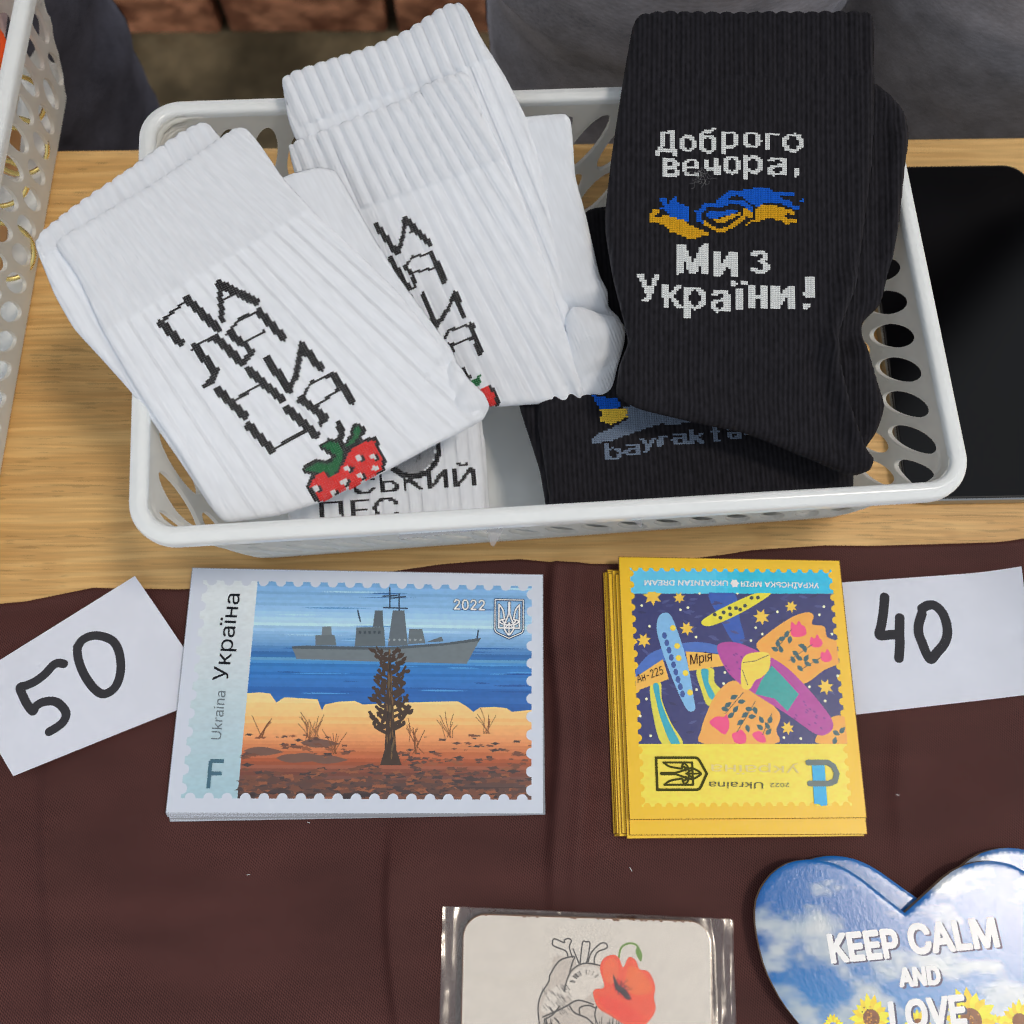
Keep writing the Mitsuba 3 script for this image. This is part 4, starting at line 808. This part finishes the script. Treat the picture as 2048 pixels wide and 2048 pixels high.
yt.build('denomination', ytop, 'ink_matte')
yt = Print(YT + 4e-4)
o, a, b = Y([(485, 1490), (480, 1375), (615, 1490)]); ex, ey = a - o, b - o; sy = shield(o, ex, ey)
yt.put(sy.difference(sy.buffer(-.0010)), (66, 64, 30)); yt.put(unary_union(trident(o, ex * .92, ey * .92, .0008)), (66, 64, 30))
yt.build('emblem', ytop, 'ink_matte')

# ---------------------------------------------------------------- heart-shaped magnets
HZ, HT = .0092, .0034
lobe = [(1165, 730), (1000, 600), (880, 505), (800, 452), (720, 415), (650, 396), (590, 387), (530, 385), (460, 394), (400, 412), (345, 445), (300, 482), (258, 535), (230, 582), (206, 645), (196, 720), (198, 800), (210, 880), (228, 965), (250, 1050), (280, 1130), (314, 1200), (356, 1278), (404, 1350), (478, 1444)]
lb = on(lobe, ZH, HZ); notch = lb[0]
ax = on([(1165, 730), (1290, 2030)], ZH, HZ); ax = (ax[1] - ax[0]) / np.linalg.norm(ax[1] - ax[0]); px_ = np.array([ax[1], -ax[0]])     # down the heart, and across it (to the left)
loc = np.c_[(lb - notch) @ px_, (lb - notch) @ ax]
if loc[5, 0] > 0: px_, loc = -px_, loc * [-1, 1]
tip_y = loc[-1, 1] + .052
half = np.vstack([loc, [(loc[-1, 0] * .62, loc[-1, 1] + .021), (loc[-1, 0] * .26, loc[-1, 1] + .041), (0, tip_y)]])
heart2d = np.vstack([half, (half * [-1, 1])[::-1][1:-1]])
hpoly = Polygon(heart2d).buffer(0); hpoly = hpoly.buffer(-.0012).buffer(.0012, 6)
def heart_world(g, shift=(0, 0), rot=0.0):
    M = np.c_[px_, ax]; R = np.array([[math.cos(rot), -math.sin(rot)], [math.sin(rot), math.cos(rot)]]) @ M; o = notch + np.asarray(shift)
    return affinity.affine_transform(g, [R[0, 0], R[0, 1], R[1, 0], R[1, 1], o[0], o[1]])
def heart_sky(p, n, uv):
    x, y = uv.x, uv.y                                               # metres across and down the heart
    w = fbm(x * 60 + 3, y * 110, 0, 4); b = fbm(x * 28 + 9, y * 55 + 4, 0, 3)
    row = dr.exp(-dr.square((y - .034 - .10 * (x + .03)) / .010)) + .85 * dr.exp(-dr.square((y - .008 - .25 * (x + .035)) / .008)) + .55 * dr.exp(-dr.square((y - .0545) / .007)) + .3
    c = smoothstep(.55, .74, w * .66 + b * .18 + .22 * row)
    base = mix((.016, .15, .46), (.075, .35, .74), smoothstep(.0, .075, y) + .35 * (fbm(x * 20, y * 20, 2, 2) - .5))
    base = mix(base, (.075, .055, .26), .75 * smoothstep(.045, .075, -x) * smoothstep(.035, .012, dr.abs(y - .016)))
    cl = mix((.36, .47, .55), (.74, .76, .73), fbm(x * 120, y * 160, 5, 3))
    return mix(base, cl, .85 * c)
def heart_bump(p, n, uv): return fbm(uv.x * 900, uv.y * 900, 0, 2)
scene['heart_gloss'] = two(bump(P(heart_bump, 2e-4), 2.2e-5, {'type': 'roughplastic', 'diffuse_reflectance': P(heart_sky), 'alpha': .052, 'int_ior': 1.48}))
scene['board_edge'] = two(prin((128, 106, 88), .8))
def heart_mesh(g, z, dome=.0010):
    """domed top sheet and a board side"""
    s = .0022; x0, y0, x1, y1 = g.bounds
    ring = g.exterior; pts = np.array([ring.interpolate(t).coords[0] for t in np.linspace(0, ring.length, 420, endpoint=False)])
    rings = [pts]; ins = [0]
    poly = Polygon(pts); V, F = [], []
    from scipy.spatial import Delaunay
    gx_, gy_ = np.meshgrid(np.arange(x0, x1, s), np.arange(y0, y1, s)); q = np.c_[gx_.ravel(), gy_.ravel()]
    q = q[shapely.contains_xy(poly.buffer(-s * .8), q[:, 0], q[:, 1])]
    e1 = np.array([poly.buffer(-.0004).exterior.interpolate(t, normalized=True).coords[0] for t in np.linspace(0, 1, 420, endpoint=False)])
    e2 = np.array([poly.buffer(-.0011).exterior.interpolate(t, normalized=True).coords[0] for t in np.linspace(0, 1, 420, endpoint=False)])
    al = np.vstack([pts, e1, e2, q]); tri = Delaunay(al).simplices; cen = al[tri].mean(1); tri = tri[shapely.contains_xy(poly, cen[:, 0], cen[:, 1])]
    d = shapely.distance(ring, shapely.points(al)); zz = z - .0005 * np.clip(1 - d / .0011, 0, 1) ** 2 + dome * (np.clip(d / .02, 0, 1) - 1) * 0
    v = np.c_[al, zz]; a, b, c = al[tri[:, 0]], al[tri[:, 1]], al[tri[:, 2]]
    flip = ((b - a)[:, 0] * (c - a)[:, 1] - (b - a)[:, 1] * (c - a)[:, 0]) < 0; tri = tri.copy(); tri[flip] = tri[flip][:, ::-1]
    n = len(pts); top = np.c_[pts, np.full(n, z - .0005)]; low = np.c_[pts, np.full(n, z - HT)]; i = np.arange(n); j = (i + 1) % n
    side = (np.vstack([top, low]), np.vstack([np.c_[i, i + n, j], np.c_[j, i + n, j + n]]))
    bc = tri2d(poly); bottom = (np.c_[bc[0], np.full(len(bc[0]), z - HT)], bc[1])
    sv = np.vstack([side[0], bottom[0]]); sf = np.vstack([side[1], bottom[1] + len(side[0])])
    return (v, tri), (sv, sf)
def make_heart(label, z, shift, rot, flip=1):
    k = thing('heart_magnet', label, 'magnet')
    g = heart_world(hpoly, shift, rot); (v, f), board = heart_mesh(g, z)
    R = np.array([[math.cos(rot), -math.sin(rot)], [math.sin(rot), math.cos(rot)]]) @ np.c_[px_, ax]
    uv = (v[:, :2] - notch - np.asarray(shift)) @ R
    add('picture_face', (v, f), 'heart_gloss', k, smooth=True, uv=uv * [flip, 1]); add('board', board, 'board_edge', k, smooth=30)
    return k
h1 = make_heart('upper heart magnet printed with sky, sunflowers and the words KEEP CALM AND LOVE', HZ, (0, 0), 0)
make_heart('lower heart magnet, its blue rim peeping out behind the upper one', HZ - HT - .0004, (.0095, .0030), .05)
hp = Print(HZ + 4e-5)
H_ = lambda p: on(p, ZH, HZ)
def flower(c, r, a0):
    c = H_([c])[0]
    for i in range(17):
        a = a0 + i * 2 * math.pi / 17; d_ = np.array([math.cos(a), math.sin(a)]); hp.put(leaf(c + d_ * r * .3, c + d_ * r * (1 + .12 * math.sin(i * 5)), r * .34), [(246, 206, 40), (240, 186, 26)][i % 2], hin)
hin = heart_world(hpoly).buffer(-.0005)
for c, r, a0 in (((945, 1410), .0078, .2), ((1590, 1420), .0105, .5), ((1250, 1450), .0048, .1), ((1905, 1430), .0070, 0.), ((700, 1460), .0040, .3), ((1760, 1470), .005, .9)): flower(c, r, a0)
hp.layer(); r6 = np.random.default_rng(9)
for c, r in (((945, 1410), .0031), ((1590, 1420), .0040), ((1250, 1450), .002), ((1905, 1430), .0028)):
    hp.put(Point(*H_([c])[0]).buffer(r), (116, 66, 26), hin)
hp.layer()
for c, r in (((945, 1410), .0031), ((1590, 1420), .0040)):
    for i in range(26): q = H_([c])[0] + r6.normal(0, r * .5, 2); hp.put(Point(*q).buffer(.0003), [(190, 130, 40), (80, 44, 22)][i % 2], hin)
hp.layer()
words = [('KEEP', (690, 1046), (1132, 1006), (-30, -170)), ('CALM', (1205, 990), (1772, 940), (-36, -176)), ('AND', (1132, 1200), (1392, 1184), (-14, -108)), ('LOVE', (1075, 1490), (1560, 1440), (-20, -176))]
gs = []
for t, a, b, u in words:
    a_, b_, c_ = H_([a, b, (a[0] + u[0], a[1] + u[1])]); gs.append(write(t, a_, b_, c_ - a_, True).buffer(.00035))
gs = unary_union(gs); drop = H_([(0, 0), (13, 8)]); drop = drop[1] - drop[0]
hp.put(affinity.translate(gs, *drop), (52, 54, 84), hin); hp.layer(); hp.put(gs, (226, 226, 226), hin)
hp.build('lettering_and_sunflowers', h1)

r9 = np.random.default_rng(31); CZI = lambda x, y: float(cloth_z(x, y))
for x, y in ((583, 1552), (1190, 1640), (1100, 1745), (470, 1650), (1690, 1500)):
    q = at(zoomed([(x, y)], S19), .001)[0]; a = r9.uniform(0, 3.1); L_ = r9.uniform(.0005, .0013); z_ = CZI(q[0], q[1]) + .0002
    k = thing('lint', 'tiny pale fibre lying on the dark brown cloth', 'lint', 'fibres on the cloth')
    add('', trimesh.creation.cylinder(.00014, segment=[[q[0] - L_ * math.cos(a), q[1] - L_ * math.sin(a), z_], [q[0] + L_ * math.cos(a), q[1] + L_ * math.sin(a), z_ + .0002]], sections=6), 'yarn_white', whole=k)

# ---------------------------------------------------------------- coaster in its cellophane sleeve
CZt = .0068
ck = thing('coaster', 'cream square coaster printed with an ink drawn heart and a red poppy', 'coaster')
cc_ = on([(228, 140), (1702, 186), (1716, 1700), (196, 1660)], ZC, CZt)
cp = Polygon(cc_).buffer(-.0085).buffer(.0085, 10)
def coaster_col(p, n, uv): return mi.Color3f(.70, .645, .575) * (.95 + .1 * fbm(p.x * 300, p.y * 300, 0, 2))
scene['coaster_face'] = two(bump(P(lambda p, n, uv: fbm(p.x * 900, p.y * 1500, 0, 2), 2e-4), 8e-5, prin(P(coaster_col), .5)))
scene['coaster_edge'] = two(prin((120, 78, 44), .85))
add('board', man(m3.Manifold.extrude(m3.CrossSection([np.array(cp.exterior.coords)[:-1][::-1] if not cp.exterior.is_ccw else np.array(cp.exterior.coords)[:-1]]), .0036).translate([0, 0, CZt - .0038])), 'coaster_edge', ck, smooth=30)
cin = cp.buffer(-.0003); r8 = np.random.default_rng(21)
for i in range(26):
    p_ = cc_[0] + (cc_[1] - cc_[0]) * r8.uniform(.08, .92); cin = cin.difference(Point(p_[0], p_[1] - .00025).buffer(r8.uniform(.0003, .0008)))
add('face', man(m3.Manifold.extrude(m3.CrossSection([np.array(r.coords)[:-1] for p in polys(cin) for r in (p.exterior, *p.interiors)], m3.FillRule.EvenOdd), .0002).translate([0, 0, CZt - .0002])), 'coaster_face', ck)
cpz = CZt; C_ = lambda p: on(p, ZC, CZt); CB = lambda p: Polygon(catmull(C_(p), True, 5)).buffer(0)
cr = Print(CZt + 2e-5)
hb = [(765, 400), (830, 395), (888, 400), (905, 450), (960, 430), (1040, 445), (1090, 520), (1180, 640), (1190, 800), (1120, 960), (980, 1040), (800, 980), (700, 860), (672, 740), (680, 650), (740, 540)]
cr.put(CB(hb), (178, 168, 158)); cr.layer()
cr.put([CB([(840, 560), (900, 470), (1000, 455), (1060, 500), (1060, 560), (980, 620), (920, 660), (850, 640)]), CB([(690, 700), (740, 600), (830, 560), (830, 640), (790, 700), (720, 730)])], (196, 188, 178)); cr.put([CB([(920, 600), (930, 540), (990, 505), (1050, 520), (1050, 545), (970, 555), (945, 620)])], (92, 96, 100))
cr.layer(); lw = .00052; bk_ = (48, 44, 44)
L_ = lambda p, w=lw: spline(C_(p), w)
lines = [L_([(872, 395), (800, 420), (745, 500), (735, 545), (690, 620), (672, 700), (680, 800)]), L_([(876, 400), (858, 340), (870, 300), (850, 288), (828, 298), (826, 312), (770, 290), (758, 310), (765, 332), (835, 362), (850, 395)]), L_([(880, 350), (915, 435)]), L_([(922, 435), (936, 315), (958, 308), (980, 316), (968, 400), (960, 430)]),
         L_([(970, 425), (990, 370), (1040, 320), (1072, 316), (1084, 335), (1070, 350), (1030, 365), (1008, 400), (1006, 440)]), L_([(860, 485), (880, 420), (890, 400), (872, 392)]), L_([(828, 600), (845, 530), (880, 470), (950, 435), (1050, 450)]), L_([(700, 755), (780, 720), (840, 690), (910, 655), (1000, 680)]), L_([(860, 690), (890, 730), (960, 760), (1000, 797)]),
         L_([(920, 740), (920, 700), (970, 685), (1010, 700)]), L_([(800, 690), (760, 740), (710, 770)]), L_([(770, 760), (800, 800), (790, 860)]), L_([(1020, 690), (1010, 750), (1040, 830)])]
for i in range(46):
    x, y = r8.uniform(690, 850), r8.uniform(560, 720); lines.append(stroke(C_([(x, y), (x + 22, y + 30)]), .00018))
for i in range(26):
    a = r8.uniform(3.3, 5.6); lines.append(stroke(C_([(960 + 100 * math.cos(a), 560 + 85 * math.sin(a)), (960 + 70 * math.cos(a), 560 + 58 * math.sin(a))]), .0002))
for i in range(30):
    x = r8.uniform(705, 760) if i % 2 else r8.uniform(1010, 1170); y = r8.uniform(745, 800); lines.append(stroke(C_([(x, y), (x - 5, y + 60)]), .00028))
cr.put(lines, bk_); cr.layer()
cr.put([L_([(1152, 402), (1165, 345), (1205, 318), (1248, 322), (1270, 345)], .0007), CB([(1268, 338), (1290, 380), (1284, 424), (1262, 396), (1252, 360)])], (92, 128, 46))
cr.layer(); pop = [(1040, 470), (1060, 410), (1110, 385), (1150, 400), (1178, 460), (1210, 400), (1250, 415), (1275, 470), (1320, 480), (1350, 520), (1368, 580), (1360, 640), (1370, 710), (1330, 780), (1270, 815), (1190, 800), (1100, 745), (1030, 700), (1000, 625), (1010, 590), (1065, 575)]
cr.put(CB(pop), (226, 74, 40)); cr.layer()
for q, c in (([(1070, 430), (1130, 410), (1150, 500), (1110, 560), (1060, 520)], (234, 92, 48)), ([(1220, 450), (1300, 500), (1350, 600), (1240, 620), (1190, 560)], (236, 96, 40)), ([(1030, 640), (1120, 640), (1220, 700), (1300, 760), (1200, 780), (1090, 720)], (214, 60, 36)), ([(1120, 500), (1180, 560), (1230, 650), (1170, 640), (1110, 560)], (190, 44, 32))): cr.put(CB(q), c)
cr.layer(); cr.put(CB([(1118, 500), (1150, 560), (1190, 590), (1222, 640), (1200, 650), (1160, 610), (1130, 580)]), (60, 34, 44)); cr.layer()
for i in range(16): cr.put(stroke(C_([(1165 + r8.normal(0, 16), 592 + r8.normal(0, 16)), (1172 + r8.normal(0, 30), 596 + r8.normal(0, 30))]), .0003), (40, 26, 40))
cr.build('heart_and_poppy_print', ck)
sl = thing('cellophane_sleeve', 'crinkled clear cellophane sleeve around the cream coaster', 'sleeve')
fc = on([(108, 95), (1822, 172), (1880, 1720), (62, 1700)], ZC, .004); fp = Polygon(fc); n = 150
a, b = np.meshgrid(np.linspace(0, 1, n), np.linspace(0, 1, n)); a3, b3 = a[..., None], b[..., None]
g = fc[0] * (1 - a3) * (1 - b3) + fc[1] * a3 * (1 - b3) + fc[2] * a3 * b3 + fc[3] * (1 - a3) * b3
dd = shapely.distance(cp, shapely.points(g)); outer = np.clip(dd / .0075, 0, 1)
ns = lambda s, k: meshkit.fbm(np.dstack([g * s, g[..., :1] * 0 + k]), 3, k)
rid = ns(60, 2); rid2 = meshkit.fbm(np.dstack([g[..., :1] * 260, g[..., 1:] * 22, g[..., :1] * 0]), 2, 4)
zt = np.where(dd > 0, CZt + .0005 - outer * .0020 + outer * (.0044 * (rid2 - .4) + .0030 * (rid - .4)), CZt + .00055 + .00012 * (ns(30, 6) - .5))
i = (np.arange(n - 1)[:, None] * n + np.arange(n - 1)).ravel(); f = np.vstack([np.c_[i, i + 1, i + n + 1], np.c_[i, i + n + 1, i + n]])[:, ::-1]
add('top_film', (np.dstack([g, np.maximum(zt, .0026)]).reshape(-1, 3), f), 'film', sl, smooth=True)
zb = .0030 - .0004 * (1 - outer) + outer * .0010 * (rid2 - .3)
add('bottom_film', (np.dstack([g, np.maximum(zb, .0024)]).reshape(-1, 3), f), 'film', sl, smooth=True)

# ---------------------------------------------------------------- strip of clear tape with a loose flap under the front rim
tk = thing('clear_tape', 'strip of clear tape with loose pointed flaps under the basket\'s front rim', 'tape')
tp = zoomed([(720, 892), (1130, 846), (1220, 836), (1500, 814), (1880, 794)], Z4); q = at(tp, .066); q2 = at(tp + [0, 9], .062)
nq = len(q); f = np.vstack([[[i, i + 1, nq + i + 1], [i, nq + i + 1, nq + i]] for i in range(nq - 1)])
add('strip', (np.vstack([q, q2]), f), 'plastic_clear', tk)
fl = at(zoomed([(1136, 850), (1228, 836), (1206, 874), (1180, 900), (1164, 918), (1150, 890)], Z4), .066); fl[3:5] += [0, -.003, .004]; fl[2:4] += [0, -.002, 0]
add('flap', (fl, np.array([[0, 5, 2], [0, 2, 1], [5, 3, 2], [5, 4, 3]])), 'plastic_clear', tk, smooth=True)
f2 = at(zoomed([(1820, 800), (1892, 796), (1890, 822)], Z4), .066); f2[2] += [0, -.003, 0]
add('flap', (f2, np.array([[0, 2, 1]])), 'plastic_clear', tk)

# ---------------------------------------------------------------- second basket at the left edge, with its small goods
LB_ROT = 90 - 1.4
# long side along the view: its right wall (a long side) faces the sock basket
LBX, LBY = -.2045 - BD / 2, .378 - BW / 2
LBT = T().translate([LBX, LBY, 0]).rotate([0, 0, 1], LB_ROT)
make_basket('second white perforated basket with key rings inside, at the picture\'s left edge', LBT, 0.0, 0.0, .009)
scene['brass'] = two({'type': 'roughconductor', 'material': 'Au', 'alpha': .15})
scene['felt_orange'] = two(prin((232, 84, 28), .9)); scene['felt_white'] = two(prin((226, 222, 214), .9)); scene['pink_card'] = two(prin((214, 190, 192), .7)); scene['cork'] = two(prin((196, 150, 104), .8))
def torus(R, r, n=28, m=8):
    a, b = np.meshgrid(np.arange(n) * 2 * np.pi / n, np.arange(m) * 2 * np.pi / m, indexing='ij')
    v = np.stack([(R + r * np.cos(b)) * np.cos(a), (R + r * np.cos(b)) * np.sin(a), r * np.sin(b)], -1).reshape(-1, 3); i, j = np.meshgrid(np.arange(n), np.arange(m), indexing='ij'); i2, j2 = (i + 1) % n, (j + 1) % m
    return trimesh.Trimesh(v, np.stack([i * m + j, i2 * m + j, i2 * m + j2, i * m + j2], -1).reshape(-1, 4)[:, [0, 1, 2, 0, 2, 3]].reshape(-1, 3), process=False)
def posed(m, loc, rx=0, ry=0, rz=0):
    m = m.copy(); m.apply_transform(trimesh.transformations.euler_matrix(rx, ry, rz)); m.apply_translation(loc); return m
xw = -.2075 - .016
for i, (yy, zz, rx, lab) in enumerate(((.318, .030, 1.2, 'brass key ring nearest the far corner, seen through the holes of the left basket'), (.300, .022, .9, 'brass key ring below the farthest ring, seen through the holes of the left basket'), (.272, .034, 1.35, 'middle brass key ring seen through the left basket\'s wall'), (.246, .020, .8, 'nearest brass key ring seen through the left basket\'s wall'))):
    k = thing('key_ring', lab, 'key ring', 'key rings in the left basket')
    add('ring', posed(torus(.0125, .0011), (xw - .006, yy, zz), rx, .5, .4), 'brass', k, smooth=True)
    add('tag', posed(man(rbox(.018, .028, .003, .0012, 8)), (xw - .020, yy + .008, zz - .008), .5, .9, .3), ['felt_white', 'cork'][i % 2], k)
k = thing('felt_charm', 'orange and white felt charm against the left basket\'s perforated wall', 'charm')
s1 = trimesh.creation.icosphere(3, .014); s1.vertices *= [1, 1.2, 1]; s1.vertices *= 1 + .05 * np.sin(s1.vertices[:, [2]] * 900); s1.apply_translation([xw - .010, .318, .060]); add('orange_half', s1, 'felt_orange', k, smooth=True)
s2 = trimesh.creation.icosphere(3, .011); s2.vertices *= 1 + .08 * (meshkit.fbm(s2.vertices * 500, 2)[:, None] - .5); s2.apply_translation([xw - .004, .305, .054]); add('white_half', s2, 'felt_white', k, smooth=True)
k = thing('leaflet', 'pale pink folded leaflet standing inside the left basket', 'leaflet')
m = trimesh.creation.box([.001, .09, .05]); m2 = posed(m, (xw - .012, .335, .050), 0, .25, .05); m3_ = posed(m, (xw - .026, .335, .050), 0, -.25, .05); add('', trimesh.util.concatenate([m2, m3_]), 'pink_card', whole=k)

# ---------------------------------------------------------------- the two people standing behind the table
def jeans_col(base):
    def f(p, n, uv):
        return mi.Color3f(*base) * (.35 + .75 * fbm(p.x * 60, p.y * 60, p.z * 60, 3) + .5 * fbm(p.x * 300, p.y * 900, p.z * 900, 2))
    return f
scene['denim_grey'] = two(prin(P(jeans_col((.31, .31, .35))), .95, sheen=.3, specular=.15)); scene['denim_dark'] = two(prin(P(jeans_col((.105, .102, .128))), .95, sheen=.3, specular=.15))
scene['jacket'] = two(prin((40, 40, 46), .9)); scene['skin'] = two(prin((196, 148, 120), .6)); scene['hair'] = two(prin((50, 38, 30), .7)); scene['shoe'] = two(prin((36, 34, 34), .6)); scene['seam'] = two(prin((30, 30, 36), .9))
def bones(lst, seg=20):
    s = lambda p, r: m3.Manifold.sphere(r, seg).translate([float(x) for x in p])
    return m3.Manifold.batch_boolean([m3.Manifold.batch_hull([s(a, ra), s(b, rb)]) for a, ra, b, rb in lst], m3.OpType.Add)
def person(label, x, y, denim, thigh=.092, gap=.096, lean=0.0):
    k = thing('person', label, 'person'); G = GROUND_Z
    B_ = lambda lst: (lambda m: trimesh.smoothing.filter_taubin(man(m.refine_to_length(.03)), iterations=8))(bones([((x + a[0], y + a[1], G + a[2]), ra, (x + b[0], y + b[1], G + b[2]), rb) for a, ra, b, rb in lst]))
    legs = []
    for s in (-1, 1):
        legs += [((s * gap, 0, .84), thigh + .004, (s * (gap + .006), .0, .50), .082), ((s * (gap + .006), 0, .50), .080, (s * (gap + .012), .02, .10), .055)]
    legs += [((-.085, .01, .93), .105, (.085, .01, .93), .105), ((-.08, .01, 1.02), .10, (.08, .01, 1.02), .10), ((-gap, 0, .84), thigh, (-.05, 0, .93), .10), ((gap, 0, .84), thigh, (.05, 0, .93), .10)]
    tm = B_(legs).subdivide(); q = np.array(tm.vertices); tm.vertices = q + tm.vertex_normals * (.016 * (meshkit.fbm(q * [9, 9, 22], 3, 5) - .5) + .010 * (meshkit.fbm(q * [22, 22, 60] + q[:, [2, 2, 0]] * 8, 2, 6) - .5))[:, None]
    add('trousers', tm, denim, k, smooth=True)
    body = [((-.075, 0.01, 1.0), .095, (-.11, .01, 1.32), .10), ((.075, .01, 1.0), .095, (.11, .01, 1.32), .10), ((-.11, .01, 1.32), .10, (.11, .01, 1.32), .10), ((0, .01, 1.0), .10, (0, .01, 1.35), .11), ((-.14, .01, 1.38), .075, (.14, .01, 1.38), .075)]
    for s in (-1, 1): body += [((s * .19, .01, 1.38), .062, (s * .25, .05, 1.10), .05), ((s * .25, .05, 1.10), .05, (s * .10, -.13, 1.20), .04)]
    add('jacket', B_(body), 'jacket', k, smooth=True)
    skin = [((0, .01, 1.40), .058, (0, .0, 1.52), .056), ((0, -.01, 1.58), .082, (0, -.02, 1.66), .088), ((0, -.05, 1.55), .045, (0, -.055, 1.53), .04)]
    skin += [((0, -.105, 1.61), .014, (0, -.118, 1.585), .016)]
    for s in (-1, 1): skin += [((s * .09, 0, 1.60), .02, (s * .092, .005, 1.63), .022)]
    add('head', B_(skin), 'skin', k, smooth=True)
    for s in (-1, 1):
        w = np.array([s * .08, -.14, 1.21]); d_ = np.array([-s * .9, -.1, .35]); u_ = np.array([0, .3, 1.])
        add('hand', B_([(w, .03, w + d_ * .06, .033)] + [(w + d_ * .06 + u_ * q * .013, .0095, w + d_ * (.135 - .008 * abs(q)) + u_ * q * .015 + [0, .01, 0], .008) for q in (-1.5, -.5, .5, 1.5)] + [(w + d_ * .02 + u_ * .02, .011, w + d_ * .06 + u_ * .05, .0095)]), 'skin', k, smooth=True)
    add('hair', B_([((0, .015, 1.66), .094, (0, .03, 1.60), .09), ((-.03, -.02, 1.70), .07, (.03, -.02, 1.70), .07)]), 'hair', k, smooth=True)
    for s in (-1, 1): add('shoe', B_([((s * (gap + .012), .03, .045), .045, (s * (gap + .03), -.16, .035), .040)]), 'shoe', k, smooth=True)
    return k
p1 = person('person in faded grey jeans standing behind the right half of the table', .186, .475, 'denim_grey', .118, .096)
person('person in dark jeans standing behind the table\'s far left', -.443, .475, 'denim_dark', .094, .098)
